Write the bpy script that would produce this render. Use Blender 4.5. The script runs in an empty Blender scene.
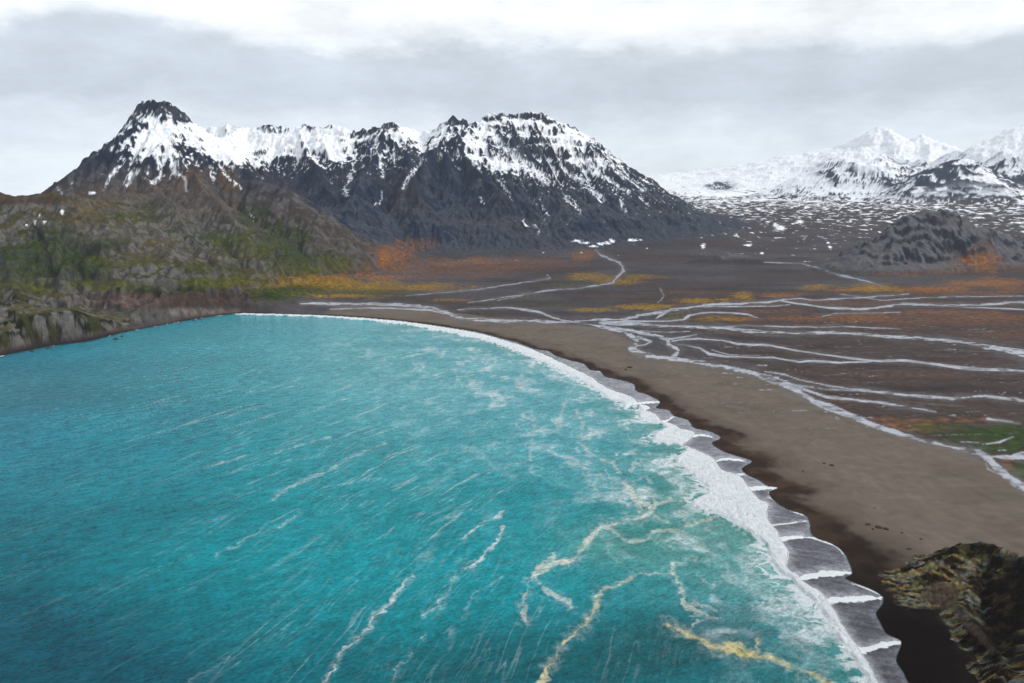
import bpy, math, time
import numpy as np
T0 = time.time()
def log(*a): print('[t %.1f]' % (time.time()-T0), *a)
rng = np.random.default_rng(7)
scene = bpy.context.scene
COL = scene.collection

# ------------------------------------------------------------------ camera
CAM_H = 300.0; FPX = 750.0; HOR = 200.0
PITCH = math.atan((341.5-HOR)/FPX)
cp, sp = math.cos(PITCH), math.sin(PITCH)
cam = bpy.data.cameras.new('camera'); cam_o = bpy.data.objects.new('camera', cam); COL.objects.link(cam_o)
cam.sensor_width = 36.0; cam.lens = FPX/1024*36; cam.clip_start = 1.0; cam.clip_end = 80000.0
cam_o.location = (0, 0, CAM_H); cam_o.rotation_euler = (math.pi/2-PITCH, 0, 0)
scene.camera = cam_o

def ray(px, py):
    px = np.asarray(px, float); py = np.asarray(py, float)
    a = (px-512)/FPX; b = (341.5-py)/FPX
    return a, cp+b*sp, -sp+b*cp
def at_depth(px, py, Y):
    x, y, z = ray(px, py); t = Y/y
    return x*t, y*t, CAM_H+z*t
def at_z(px, py, z0=0.0):
    x, y, z = ray(px, py); t = (z0-CAM_H)/z
    return x*t, y*t
def project(x, y, z):
    dz = z-CAM_H
    d = y*cp-dz*sp; u = y*sp+dz*cp
    d = np.maximum(d, 1e-3)
    return 512+FPX*x/d, 341.5-FPX*u/d

# ------------------------------------------------------------------ noise
def _hash(ix, iy, seed):
    h = (ix.astype(np.uint32)*np.uint32(374761393)) ^ (iy.astype(np.uint32)*np.uint32(668265263)) ^ np.uint32((seed*2246822519) & 0xffffffff)
    h = (h ^ (h >> np.uint32(13)))*np.uint32(1274126177)
    return h ^ (h >> np.uint32(16))
_ang = np.linspace(0, 2*np.pi, 256, endpoint=False); _gx = np.cos(_ang).astype(np.float32); _gy = np.sin(_ang).astype(np.float32)
def pn(x, y, seed=0):
    x = np.asarray(x, np.float64); y = np.asarray(y, np.float64)
    fx0 = np.floor(x); fy0 = np.floor(y)
    ix = fx0.astype(np.int64); iy = fy0.astype(np.int64)
    fx = (x-fx0).astype(np.float32); fy = (y-fy0).astype(np.float32)
    u = fx*fx*fx*(fx*(fx*6-15)+10); v = fy*fy*fy*(fy*(fy*6-15)+10)
    def g(dx, dy):
        h = _hash(ix+dx, iy+dy, seed) & np.uint32(255)
        return _gx[h]*(fx-dx)+_gy[h]*(fy-dy)
    a = g(0, 0); b = g(1, 0); c = g(0, 1); d = g(1, 1)
    return (a+(b-a)*u)*(1-v)+(c+(d-c)*u)*v
def fbm(x, y, wl, octs, seed=0, gain=.5, lac=2.03):
    s = 0; amp = 1.0; f = 1.0/wl
    for i in range(octs):
        s = s+amp*pn(x*f+17.3*i, y*f-9.1*i, seed+i*31); amp *= gain; f *= lac
    return s*1.4
def ridged(x, y, wl, octs, seed=0, gain=.5, lac=2.07):
    s = 0; amp = 1.0; f = 1.0/wl; w = 1.0; tot = 0
    for i in range(octs):
        n = 1-np.abs(pn(x*f+11.7*i, y*f+5.9*i, seed+i*17))*1.9
        n = n*n*w; s = s+amp*n; w = np.clip(n*1.6, 0, 1); tot += amp; amp *= gain; f *= lac
    return s/tot
def ss(a, b, x):
    t = np.clip((x-a)/(b-a), 0, 1); return t*t*(3-2*t)
def lerp(a, b, t): return a+(b-a)*t

# ------------------------------------------------------------------ shoreline
# swash edge (outer water line) traced on the ground plane
WL = [(-200,392),(-60,366),(0,356),(20,352),(50,346),(90,341),(120,333),(150,327),(200,318),(240,313),(270,313.5),(300,314.5),(330,315.5),
 (366,318),(402,321),(440,326),(478,332),(500,338),(516,342),(534,349),(548,351),(556,356),(572,361),(584,364),(590,370),(600,371.5),(606,377),(620,380),(634,384.5),
 (636,391),(648,395),(660,402),(656,408),(668,410),(674,416),(688,420),(694,428),(708,431),(721,437.5),(712,443),(722,451),(740,457),(752,461.5),(742,468),(746,474),
 (758,480),(768,486),(778,488),(769,492),(774,501),(788,510),(802,514),(809,520),(811,533),(818,539),(830,543),(841,550),(848,560),(852,573.5),(845,578),(857,584),(872,590),
 (883,597),(882,605),(876,613),(881,624),(887,634),(901,641),(899,651),(896,661),(903,672),(909,684),(930,722),(985,815),(1040,905)]
def catmull(P, n=4):
    P = np.array(P, float); Q = np.vstack([2*P[0]-P[1], P, 2*P[-1]-P[-2]]); out = []
    for i in range(1, len(Q)-2):
        a, b, c, d = Q[i-1], Q[i], Q[i+1], Q[i+2]
        for k in range(n):
            t = k/n; out.append(.5*(2*b+(c-a)*t+(2*a-5*b+4*c-d)*t*t+(3*b-a-3*c+d)*t**3))
    out.append(Q[-2]); return np.array(out)
WL0 = [p for p in WL]
_i = [i for i, p in enumerate(WL) if p[0] == 572][0]
WL = np.vstack([np.array(WL[:_i], float), catmull(WL[_i:-2], 3), np.array(WL[-2:], float)])
_x, _y = at_z(WL[:, 0], WL[:, 1])
WLw = np.stack([_x, _y], 1)
WLw = np.vstack([[[-16000, 17000], [-7000, 9000], [-3600, 4200], [-2300, 2200]], WLw, [[230, 120], [240, -200], [200, -3000]]])
def dist_poly(P, X, Y, closed=False):
    """distance to a polyline, and signed side by winding with the far left closure"""
    d2 = np.full(X.shape, 1e18)
    n = len(P)
    for i in range(n-1+(1 if closed else 0)):
        ax, ay = P[i]; bx, by = P[(i+1) % n]
        ux, uy = bx-ax, by-ay; L = ux*ux+uy*uy+1e-9
        t = np.clip(((X-ax)*ux+(Y-ay)*uy)/L, 0, 1)
        q = (X-ax-t*ux)**2+(Y-ay-t*uy)**2
        np.minimum(d2, q, out=d2)
    return np.sqrt(d2)
def inside(P, X, Y):
    c = np.zeros(X.shape, bool); n = len(P)
    for i in range(n):
        x1, y1 = P[i]; x2, y2 = P[(i+1) % n]
        m = ((y1 > Y) != (y2 > Y))
        with np.errstate(divide='ignore', invalid='ignore'):
            xi = (x2-x1)*(Y-y1)/(y2-y1+1e-12)+x1
        c ^= m & (X < xi)
    return c
SEAPOLY = np.vstack([WLw, [[-60000, -3000], [-60000, 17000]]])
def shore_sd(X, Y):
    d = dist_poly(WLw, X, Y)
    return np.where(inside(SEAPOLY, X, Y), -d, d)

# ------------------------------------------------------------------ plain (valley floor)
_pr = np.array([0, 2600, 3100, 3600, 4200, 5000, 6000, 7000, 8000, 9500, 11000, 13000, 16000, 30000.])
_pz = np.array([3, 3,   10,   22,   48,   95,   160,  222,  285,  365,  440,   520,   560,  560.])
def plain(X, Y):
    r = np.hypot(X, Y)+0*X
    az = np.arctan2(X, Y)
    z = np.interp(r, _pr, _pz)
    hum = ss(3300, 5200, r)
    z = z + hum*(fbm(X, Y, 900, 3, 3)*26+fbm(X, Y, 260, 3, 5)*12*ss(3600, 6500, r))
    z = lerp(z, 2.0, ss(-.40, -.50, az)*ss(3300, 4200, r))
    return z

# ------------------------------------------------------------------ mountain raster
CELL = 9.0; X0, X1, Y0, Y1 = -5200., 8600., 1000., 14200.
gx = np.arange(X0, X1, CELL); gy = np.arange(Y0, Y1, CELL)
GX, GY = np.meshgrid(gx, gy)
# warp so that ridges are not straight
wx = GX+fbm(GX, GY, 700, 3, 91)*90; wy = GY+fbm(GX, GY, 700, 3, 92)*90
BASE = plain(GX, GY).astype(np.float64)
HM = BASE.copy()*0-400.

CR = np.full(GX.shape, 1e4)
def ridge(pts, width, power=1.25, warp=1.0, asym=None, k=None):
    """raise the raster along a crest; pts = (px, py, Y) or world ('w',x,y,z)"""
    global HM
    P = []
    for p in pts:
        if p[0] == 'w': P.append(p[1:])
        else:
            x, y, z = at_depth(*p); P.append((float(x), float(y), float(z)))
    P = np.array(P)
    wid = np.broadcast_to(np.asarray(width, float), (len(P),))
    m = wid.max()
    i0 = max(0, int((P[:, 0].min()-m-X0)/CELL)); i1 = min(len(gx), int((P[:, 0].max()+m-X0)/CELL)+1)
    j0 = max(0, int((P[:, 1].min()-m-Y0)/CELL)); j1 = min(len(gy), int((P[:, 1].max()+m-Y0)/CELL)+1)
    if i1 <= i0 or j1 <= j0: return
    sl = (slice(j0, j1), slice(i0, i1))
    bx = lerp(GX[sl], wx[sl], warp); by = lerp(GY[sl], wy[sl], warp)
    # unwarped close to the crest so that the skyline stays where it is
    d0 = np.full(bx.shape, 1e18)
    for i in range(len(P)-1):
        ax, ay = P[i, :2]; ux, uy = P[i+1, 0]-ax, P[i+1, 1]-ay; L = ux*ux+uy*uy+1e-9
        t = np.clip(((GX[sl]-ax)*ux+(GY[sl]-ay)*uy)/L, 0, 1)
        np.minimum(d0, (GX[sl]-ax-t*ux)**2+(GY[sl]-ay-t*uy)**2, out=d0)
    if len(P) > 8: CR[sl] = np.minimum(CR[sl], np.sqrt(d0))
    w = ss(30, 260, np.sqrt(d0)); bx = lerp(GX[sl], bx, w); by = lerp(GY[sl], by, w)
    best = np.full(bx.shape, -1e9)
    for i in range(len(P)-1):
        ax, ay, az = P[i]; bx_, by_, bz = P[i+1]
        ux, uy = bx_-ax, by_-ay; L = ux*ux+uy*uy+1e-9
        t = np.clip(((bx-ax)*ux+(by-ay)*uy)/L, 0, 1)
        d = np.sqrt((bx-ax-t*ux)**2+(by-ay-t*uy)**2)
        zc = az+(bz-az)*t; W = wid[i]+(wid[i+1]-wid[i])*t
        if k is not None: hh = zc-k*d
        else:
            b = BASE[sl]-12; u = np.clip(d/W, 0, 1)
            hh = b+(zc-b)*(1-u)**power
            hh = np.where(u >= 1, -400, hh)
        np.maximum(best, hh, out=best)
    a = HM[sl]; kk = 14.0
    hdiff = np.clip(0.5+0.5*(best-a)/kk, 0, 1)
    HM[sl] = a+(best-a)*hdiff+kk*hdiff*(1-hdiff)

# --- peak with the flat dark top, left
ridge([(40,215,3800),(62,190,3750),(85,172,3700),(105,155,3650),(125,128,3600),(133,112,3560),(138,104,3550),(143,100,3540),(155,100,3520),(168,100,3520),(173,103,3530),(178,112,3540),(190,120,3560),(198,124,3600)], [140,220,320,450,600,800,900,950,1050,1150,1150,1150,1150,1150], 1.4)
ridge([(198,124,3600),(206,129,3560),(222,146,3450),(240,163,3350),(262,178,3250),(285,190,3170),(305,206,3120),(330,238,3080),(348,268,3020)], [900,900,850,800,700,650,560,420,250], 1.1)
ridge([(155,105.5,3520),(150,135,3330),(128,158,3180),(105,180,3020),(80,200,2700)], [500,520,520,520,500], 1.1)
ridge([(160,106,3520),(172,140,3300),(190,168,3100),(212,190,2880),(232,215,2700),(250,240,2520),(262,262,2400),(280,284,2330)], [480,520,560,520,480,400,300,160], 1.1)
ridge([(140,172,3100),(160,186,2900),(172,200,2700),(185,222,2500),(205,248,2320),(225,268,2210),(232,292,2120)], [400,480,480,440,380,300,160], 1.1)
ridge([(198,124,3600),('w',-1700,4300,640),('w',-1750,5000,790)], 900, 1.2)
# --- long snowy range
RB = [(170,150,5250),(195,127,5150),(205,123,5100),(225,124,5080),(245,125,5050),(258,123,5000),(268,121,4980),(280,125,4980),(297,124,4950),(312,125,4930),(330,121,4930),(345,123,4900),(358,127,4900),(372,126,4850),(384,120.5,4800),(394,121,4800),(403,125,4850),(420,128,4950),(434,126,4900),(443,121,4870),(452,115,4850),(463,116,4850),(474,122,4900),(482,116,4950),(492,111,4980),(505,113,5000),(516,113,5050),(530,110,5080),(545,112,5120),(556,116,5150),(566,121,5250),(578,127,5350),(590,136,5450),(604,150,5600),(618,162,5750),(634,176,5900),(648,187,6050),(664,200,6200),(690,215,6400)]
ridge(RB, [350, 600, 800, 1000, 1200]+[1450]*(len(RB)-12)+[1100, 900, 700, 540, 400, 280, 160], 1.7)
ridge([(225,124,5080),(240,150,4500),(262,172,4150),(290,186,3900),(315,200,3750),(338,225,3650),(352,250,3550),(362,275,3300)], [500,600,700,650,600,520,420,200], 1.1)
ridge([(297,124,4950),(310,150,4550),(322,175,4250),(345,200,4000),(365,225,3850),(380,250,3750)], [300,420,520,520,450,260], 1.1)
ridge([(384,120.5,4800),(378,140,4550),(362,165,4250),(352,190,4020),(372,222,3850)], [400,520,560,560,400], 1.05)
ridge([(384,120.5,4800),(405,145,4500),(415,170,4250),(420,200,4050),(425,232,3900)], [400,450,520,500,300], 1.05)
ridge([(452,115,4850),(440,135,4600),(425,155,4420),(415,170,4300)], [350,400,420,420], 1.05)
ridge([(452,115,4850),(462,140,4600),(480,165,4400),(500,190,4250),(510,215,4150),(520,235,4080)], [400,480,520,500,420,240], 1.05)
ridge([(492,111,4980),(505,135,4780),(520,150,4700),(540,158,4650)], [260,300,300,260], .95)
ridge([(530,110,5080),(548,128,4900),(560,150,4750),(568,165,4650)], [260,300,300,250], .95)
ridge([(545,160,4650),(565,185,4500),(590,208,4400),(612,228,4350)], [350,450,420,240], 1.1)
ridge([(556,116,5150),(585,145,5050),(605,165,4950),(625,190,4850),(645,212,4800)], [300,450,500,480,280], 1.1)
ridge([(590,136,5450),(615,170,5350),(635,196,5250)], [280,320,200], 1.1)
# --- grassy headland hills, left
ridge([(-260,230,2300),(-120,205,2350),(-40,199,2300),(0,197.5,2280),(22,194.5,2280),(45,192,2300),(60,193,2330),(80,196,2450),(110,198,2650),(140,190,2900)], [900]*10, 1.15)
ridge([(52,193,2310),(72,215,2200),(95,232,2080),(112,258,1960),(118,280,1860)], [300,360,360,300,160], 1.05)
ridge([(80,197,2450),(120,218,2330),(150,235,2200),(178,256,2090),(200,276,1990)], [400,450,440,340,170], 1.05)
ridge([(0,197.5,2280),(-6,225,2080),(4,252,1900),(15,280,1760)], [300,340,300,200], 1.1)
ridge([(82,276,1930),(120,263,1960),(150,261,1980),(182,264,2020),(215,278,2080)], [150,230,250,240,120], .9)
ridge([(140,292,1800),(160,284,1850),(180,282,1880),(200,290,1930)], [60,90,100,60], .8)
# near cliff headland
ridge([(-260,330,1350),(-120,306,1500),(-40,301,1530),(10,300,1560),(45,301,1590),(62,304,1600),(85,312,1640),(110,320,1680),(132,326,1720)], [190,190,190,180,170,140,110,80,50], .5, warp=.3)
# --- rock knoll in the valley, right
ridge([(850,268,3020),(860,258,3050),(874,242,3080),(890,227,3120),(908,213,3160),(926,208,3190),(940,207,3200),(955,212,3220),(970,222,3260),(985,228,3300),(1005,234,3330),(1040,243,3380),(1100,256,3450)], [90,180,240,280,300,300,300,290,280,270,260,240,200], .8, warp=.5)
ridge([(935,212,3190),(925,232,3080),(915,252,3000),(905,264,2960)], [150,170,140,80], .75, warp=.4)
for a in [(712,254,3450,90),(735,250,3500,100),(752,257,3420,70),(700,258,3400,60)]:
    ridge([(a[0]-6,a[1]+1,a[2]),(a[0]+6,a[1],a[2])], a[3], .8, warp=.2)
# --- far snow mountains, right
ridge([(820,180,9000),(832,165,8800),(845,152,8700),(862,147,8700),(880,152,8600),(900,165,8500),(915,182,8300)], [700,900,1000,1000,1000,900,600], 1.2)
ridge([(800,160,11000),(840,150,11000),(866,133,10800),(880,125,10800),(893,132,10700),(908,138,10700),(921,134,10600),(936,143,10500),(948,153,10400),(965,163,10200),(985,172,10000)], 1900, 1.2)
ridge([(921,134,10600),(930,150,9900),(925,165,9300)], 900, 1.1)
ridge([(895,186,7300),(915,176,7300),(938,164,7300),(952,159,7300),(966,157,7350),(980,163,7400),(1000,175,7450),(1022,188,7500),(1050,200,7500)], [420,620,760,800,800,760,680,520,400], 1.05)
ridge([(945,152,9300),(955,146,9200),(966,153,9100)], 500, 1.1)
ridge([(972,166,8300),(985,155,8300),(1000,138,8300),(1015,126,8350),(1030,118,8400),(1070,100,8500),(1140,112,8700),(1250,130,8900)], [700,1000,1200,1350,1400,1400,1400,1400], 1.2)
ridge([(1015,131,8350),(1022,158,7900),(1040,182,7600)], [500,600,400], 1.05)
ridge([(560,190,13500),(620,182,13200),(680,172,13000),(740,165,12800),(790,154,12500),(830,148,12400)], 2600, 1.3)
ridge([(690,186,9500),(712,178,9600),(726,182,9600)], 500, 1.2)
log('ridges')

MT = np.clip(HM-BASE, 0, None)                       # mountain above plain
mt_m = ss(6, 70, MT)
H = np.maximum(BASE, HM)
kk = 10.; dd = np.clip(.5+.5*(HM-BASE)/kk, 0, 1); H = BASE+(HM-BASE)*dd+kk*dd*(1-dd)
# structural relief before erosion
rr = ridged(wx, wy, 620, 5, 41)
crm = .12+.88*ss(15, 260, CR)
H += mt_m*(rr-.45)*np.clip(MT*.22, 0, 75)*crm
H += mt_m*fbm(GX, GY, 130, 4, 55)*np.clip(MT*.10, 0, 13)
# soft cliff bands
band = np.abs(((H+fbm(GX, GY, 500, 2, 8)*40)/62.) % 1-.5)*2
H += mt_m*np.clip(MT/200, 0, 1)*(band-.5)*10
# rocky hills at the left: knobbly
hill = np.exp(-(((GX+1400)/900)**2+((GY-2050)/600)**2))
H += mt_m*hill*(ridged(GX, GY, 190, 4, 66)-.4)*22

def blur(a, n=1):
    for _ in range(n):
        a = np.pad(a, 1, mode='edge')
        a = (a[:-2, 1:-1]+a[2:, 1:-1]+2*a[1:-1, 1:-1])/4
        a = np.pad(a, ((0, 0), (1, 1)), mode='edge')
        a = (a[:, :-2]+a[:, 2:]+2*a[:, 1:-1])/4
    return a
def erode(H, iters=42, kf=.085, m=.5, jac=36):
    """stream-power incision on the raster: every cell drains to one lower neighbour, gullies cut where water gathers"""
    ny, nx = H.shape; n = ny*nx; own = np.arange(n).reshape(ny, nx)
    H = H+rng.normal(0, .8, H.shape); A = np.ones(n)
    act = ss(5, 40, MT)
    offs = [(dy, dx) for dy in (-1, 0, 1) for dx in (-1, 0, 1) if dy or dx]
    for it in range(iters):
        best = np.zeros((ny, nx)); rec = own.copy()
        Hp = np.pad(H, 1, mode='edge')
        for dy, dx in offs:
            d = (H-Hp[1+dy:1+dy+ny, 1+dx:1+dx+nx])/math.hypot(dy, dx)*(.85+.3*rng.random())
            o = np.clip(own+dy*nx+dx, 0, n-1)
            mm = d > best; best[mm] = d[mm]; rec[mm] = o[mm]
        R = rec.ravel(); src = (R != own.ravel())
        for _ in range(jac if it else 90):
            A = 1+np.bincount(R, weights=A*src, minlength=n)
            A = np.minimum(A, 3000)
        Fk = kf*np.maximum(A-1.5, 0).reshape(ny, nx)**m*act
        drop = H-H.ravel()[R].reshape(ny, nx)
        H = H-np.clip(drop, 0, None)*Fk/(1+Fk)
        # talus: too steep cells slump, everything creeps a little
        bl = blur(H, 1); lap = bl-H
        H = H+act*(lap*.10+np.clip(np.abs(lap)-3.2, 0, None)*np.sign(lap)*.6)
    return H, A.reshape(ny, nx)
cj = slice(0, int((8200-Y0)/CELL)); ci = slice(0, int((3600-X0)/CELL))
def run(cj, ci, **k):
    global MT
    keepm = MT; MT = keepm[cj, ci]; r = erode(H[cj, ci], **k); MT = keepm; return r
He = H.copy(); ACC = np.ones(H.shape)
He[cj, ci], ACC[cj, ci] = run(cj, ci)
cj2 = slice(int((6600-Y0)/CELL), len(gy)); ci2 = slice(int((2200-X0)/CELL), len(gx))
h2, a2 = run(cj2, ci2, iters=12, jac=24)
wj = ss(0, 1, np.clip((GY[cj2, ci2]-6700)/700, 0, 1))
He[cj2, ci2] = lerp(He[cj2, ci2], h2, wj); ACC[cj2, ci2] = np.maximum(ACC[cj2, ci2], a2)
log('erosion')
lim = np.clip(MT*.45, 0, 90)
dE = np.clip(He-H, -lim, lim*.5+1)
dE = np.where(np.isfinite(dE), dE, 0)*ss(8, 60, MT)*(.35+.65*ss(0, 120, CR))
H = H+dE
gyy, gxx = np.gradient(blur(H, 1), CELL)
SLOPE = np.hypot(gxx, gyy)
CONC = (blur(H, 6)-H)                # > 0 in gullies
CONC2 = (blur(H, 40)-H)
OPEN_E = gxx                          # >0 : slope facing west
log('raster done', H.shape, H.max())

def bil(A, X, Y):
    fx = np.clip((X-X0)/CELL, 0, len(gx)-1.001); fy = np.clip((Y-Y0)/CELL, 0, len(gy)-1.001)
    ix = fx.astype(int); iy = fy.astype(int); fx = fx-ix; fy = fy-iy
    return (A[iy, ix]*(1-fx)+A[iy, ix+1]*fx)*(1-fy)+(A[iy+1, ix]*(1-fx)+A[iy+1, ix+1]*fx)*fy

# ------------------------------------------------------------------ foreground rocks, bottom right
def fg_pts(l): 
    o = []
    for px, py, h in l:
        x, y = at_z(px, py, h); o.append((float(x), float(y), h))
    return np.array(o)
FG = [(fg_pts([(898,588,1),(915,578,6),(935,566,12),(955,552,18),(975,541,24),(990,543,25),(1010,552,26),(1050,560,30),(1120,575,34)]), 30),
      (fg_pts([(902,604,1),(930,592,6),(955,582,9),(978,574,12),(1000,572,17),(1040,580,24)]), 20),
      (fg_pts([(985,578,10),(962,596,9),(962,612,9),(978,628,10),(994,645,11),(1003,660,12),(1010,690,14),(1030,740,16)]), 17),
      (fg_pts([(1024,560,26),(1045,620,24),(1060,690,26),(1100,760,30)]), 34)]
def fg_h(X, Y):
    out = np.zeros(X.shape)-5; near = (Y < 900) & (Y > 250) & (X > 180) & (X < 900)
    if not near.any(): return out, out*0
    x = X[near]; y = Y[near]; w = fbm(x, y, 22, 4, 71)*5
    x2 = x+w; y2 = y+fbm(x, y, 22, 4, 72)*5
    best = np.full(x.shape, -5.)
    for P, W in FG:
        for i in range(len(P)-1):
            ax, ay, az = P[i]; ux, uy = P[i+1, 0]-ax, P[i+1, 1]-ay; L = ux*ux+uy*uy
            t = np.clip(((x2-ax)*ux+(y2-ay)*uy)/L, 0, 1)
            d = np.hypot(x2-ax-t*ux, y2-ay-t*uy); zc = az+(P[i+1, 2]-az)*t
            hh = (zc+3)*np.clip(1-d/W, 0, 1)**.8-3
            best = np.maximum(best, hh)
    # tilted strata: sawtooth steps along one direction, and small crags
    s = (x*.35+y*.94)+fbm(x, y, 40, 3, 75)*9
    saw = (s/5.2) % 1
    amp = ss(-2, 5, best)
    best = best+amp*((saw**.6-.5)*2.4+(ridged(x, y, 14, 4, 77)-.4)*2.0+fbm(x, y, 4, 3, 78)*.5)
    out[near] = best; m = out*0; m[near] = ss(-.5, 1.5, best)
    return out, m

def height(X, Y, full=False):
    sd = shore_sd(X, Y)
    pl = plain(X, Y)
    inb = (X > X0+20) & (X < X1-20) & (Y > Y0+20) & (Y < Y1-20)
    edge = ss(X0, X0+600, X)*ss(X1, X1-600, X)*ss(Y0, Y0+300, Y)*ss(Y1, Y1-500, Y)
    mh = np.where(inb, bil(H, X, Y)-bil(BASE, X, Y), 0)*edge
    mh = np.maximum(mh, -3)
    mm = ss(5, 50, mh)
    hillz = ss(-150, -500, X)*ss(3000, 2500, Y)
    detail = mm*((ridged(X, Y, 60, 4, 101)-.45)*np.clip(mh*.05, 0, 9)*(1-.7*hillz)+fbm(X, Y, 26, 3, 111)*np.clip(mh*.02, 0, 2.0))
    crest = ss(3, 14, -bil(CONC2, X, Y))*ss(350, 600, mh)
    detail = detail+crest*(ridged(X, Y, 62, 4, 121)-.45)*21
    kn_ = ss(8, 40, mh)*(X > 900)*(X < 3500)*(Y > 2700)*(Y < 3700)
    hl_ = mm*ss(-150, -500, X)*ss(3000, 2500, Y)
    detail = detail+kn_*((ridged(X*1.0, Y*.7, 120, 5, 131)-.45)*26)+hl_*((ridged(X, Y, 95, 4, 141)-.45)*7+(ridged(X, Y, 30, 3, 142)-.4)*2.2)
    tw = (mh+fbm(X, Y, 240, 3, 151)*55+fbm(X, Y, 70, 3, 152)*16)/46.
    fr = tw-np.floor(tw); stp = ss(.55, .95, fr)-fr
    lo = (hl_*ss(360, 250, mh)+.8*kn_)*ss(15, 60, mh)
    detail = detail+lo*stp*46*.62*(.5+.5*ss(-.3, .3, fbm(X, Y, 300, 2, 153)))
    hm_ = mm*ss(3800, 4300, Y)*ss(300, 500, mh)
    tw2 = (mh+fbm(X, Y, 300, 3, 161)*60+fbm(X, Y, 90, 3, 162)*26)/75.
    fr2 = tw2-np.floor(tw2); detail = detail+hm_*(ss(.5, .95, fr2)-fr2)*75*.38
    coast = ss(0, np.where((Y < 1740) & (X < -650), 16, 34), sd)
    mh2 = (mh+detail)*coast
    beach = np.where(sd < 0, sd*.05-.05, np.minimum(sd*.045, 2.6))
    rise = ss(60, 500, sd)
    flat = 2.6+(pl-3.0)
    z = np.where(sd < 60, beach, lerp(beach, flat, rise))
    z = z+mh2
    fh, fm = fg_h(X, Y)
    fm = fm*ss(0, 6, sd)
    z = np.where((fh > z) & (sd > 0), lerp(z, fh, ss(0, 8, sd)), z)
    if full: return z, sd, mh2, fm
    return z
def drape(px, py, iters=10):
    px = np.asarray(px, float); py = np.asarray(py, float)
    z = np.full(px.shape, 3.0)
    for _ in range(iters):
        x, y = at_z(px, py, z); z = lerp(z, height(x, y), .7)
    return x, y, z

# ------------------------------------------------------------------ mesh helpers
def grid_mesh(name, V, F, mat, attrs, smooth=True):
    me = bpy.data.meshes.new(name)
    me.vertices.add(len(V)); me.vertices.foreach_set('co', V.astype(np.float32).ravel())
    n = len(F); k = F.shape[1]
    me.loops.add(n*k); me.loops.foreach_set('vertex_index', F.astype(np.int32).ravel())
    me.polygons.add(n); me.polygons.foreach_set('loop_start', np.arange(0, n*k, k, dtype=np.int32))
    me.polygons.foreach_set('loop_total', np.full(n, k, dtype=np.int32))
    me.polygons.foreach_set('use_smooth', np.full(n, smooth))
    me.update(calc_edges=True)
    for an, A in attrs.items():
        if A.ndim == 2:
            a = me.color_attributes.new(an, 'FLOAT_COLOR', 'POINT')
            a.data.foreach_set('color', np.concatenate([A, np.ones((len(A), 1))], 1).astype(np.float32).ravel())
        else:
            a = me.attributes.new(an, 'FLOAT', 'POINT'); a.data.foreach_set('value', A.astype(np.float32))
    me.materials.append(mat)
    o = bpy.data.objects.new(name, me); COL.objects.link(o)
    return o
def split(name, V, F, sel, mat, attrs, label, kind='structure', cat='terrain'):
    f = F[sel]
    if len(f) == 0: log('EMPTY', name); return
    used = np.unique(f); remap = np.zeros(len(V), np.int64); remap[used] = np.arange(len(used))
    o = grid_mesh(name, V[used], remap[f], mat, {k: a[used] for k, a in attrs.items()})
    o['kind'] = kind; o['label'] = label; o['category'] = cat
    return o

# ------------------------------------------------------------------ materials
class NT:
    def __init__(s, name):
        s.m = bpy.data.materials.new(name); s.m.use_nodes = True; s.n = s.m.node_tree.nodes; s.l = s.m.node_tree.links
        s.n.clear(); s.out = s.n.new('ShaderNodeOutputMaterial')
    def node(s, t, **kw):
        n = s.n.new(t)
        for k, v in kw.items():
            if k in n.inputs: n.inputs[k].default_value = v
            else: setattr(n, k, v)
        return n
    def link(s, a, b): s.l.new(a, b)
def noise_node(t, co, scale, detail=4, rough=.55):
    n = t.node('ShaderNodeTexNoise'); n.inputs['Scale'].default_value = scale; n.inputs['Detail'].default_value = detail
    n.inputs['Roughness'].default_value = rough; t.link(co, n.inputs['Vector']); return n.outputs['Fac']
def maprange(t, v, a, b, c, d):
    n = t.node('ShaderNodeMapRange'); n.inputs[1].default_value = a; n.inputs[2].default_value = b
    n.inputs[3].default_value = c; n.inputs[4].default_value = d; t.link(v, n.inputs[0]); return n.outputs[0]
def math_(t, op, a, b):
    n = t.node('ShaderNodeMath', operation=op)
    for i, v in enumerate((a, b)):
        if isinstance(v, (int, float)): n.inputs[i].default_value = v
        else: t.link(v, n.inputs[i])
    return n.outputs[0]

def land_mat(name, s1=.08, s2=.5, lo=.72, hi=1.28, bump=.8, bdist=2.0, rough=.95):
    t = NT(name); a = t.node('ShaderNodeAttribute', attribute_name='albedo')
    geo = t.node('ShaderNodeNewGeometry')
    n1 = noise_node(t, geo.outputs['Position'], s1, 6, .65); n2 = noise_node(t, geo.outputs['Position'], s2, 5, .6)
    k = math_(t, 'MULTIPLY', maprange(t, n1, .3, .7, lo, hi), maprange(t, n2, .3, .7, lo+.1, hi-.1))
    mx = t.node('ShaderNodeVectorMath', operation='SCALE'); t.link(a.outputs['Color'], mx.inputs[0]); t.link(k, mx.inputs['Scale'])
    b = t.node('ShaderNodeBump'); b.inputs['Strength'].default_value = bump; b.inputs['Distance'].default_value = bdist
    t.link(math_(t, 'ADD', n1, math_(t, 'MULTIPLY', n2, .35)), b.inputs['Height'])
    p = t.node('ShaderNodeBsdfPrincipled'); p.inputs['Roughness'].default_value = rough; p.inputs['Specular IOR Level'].default_value = .04
    t.link(mx.outputs[0], p.inputs['Base Color']); t.link(b.outputs[0], p.inputs['Normal'])
    t.link(p.outputs[0], t.out.inputs[0]); return t.m
M_ROCK = land_mat('mountain_rock_and_snow', .05, .25, .75, 1.25, .9, 5)
M_FAR = land_mat('far_rock_and_snow', .02, .1, .85, 1.15, .8, 8)
M_HILL = land_mat('hill_grass_and_rock', .06, .3, .65, 1.35, 1.0, 4)
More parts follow.
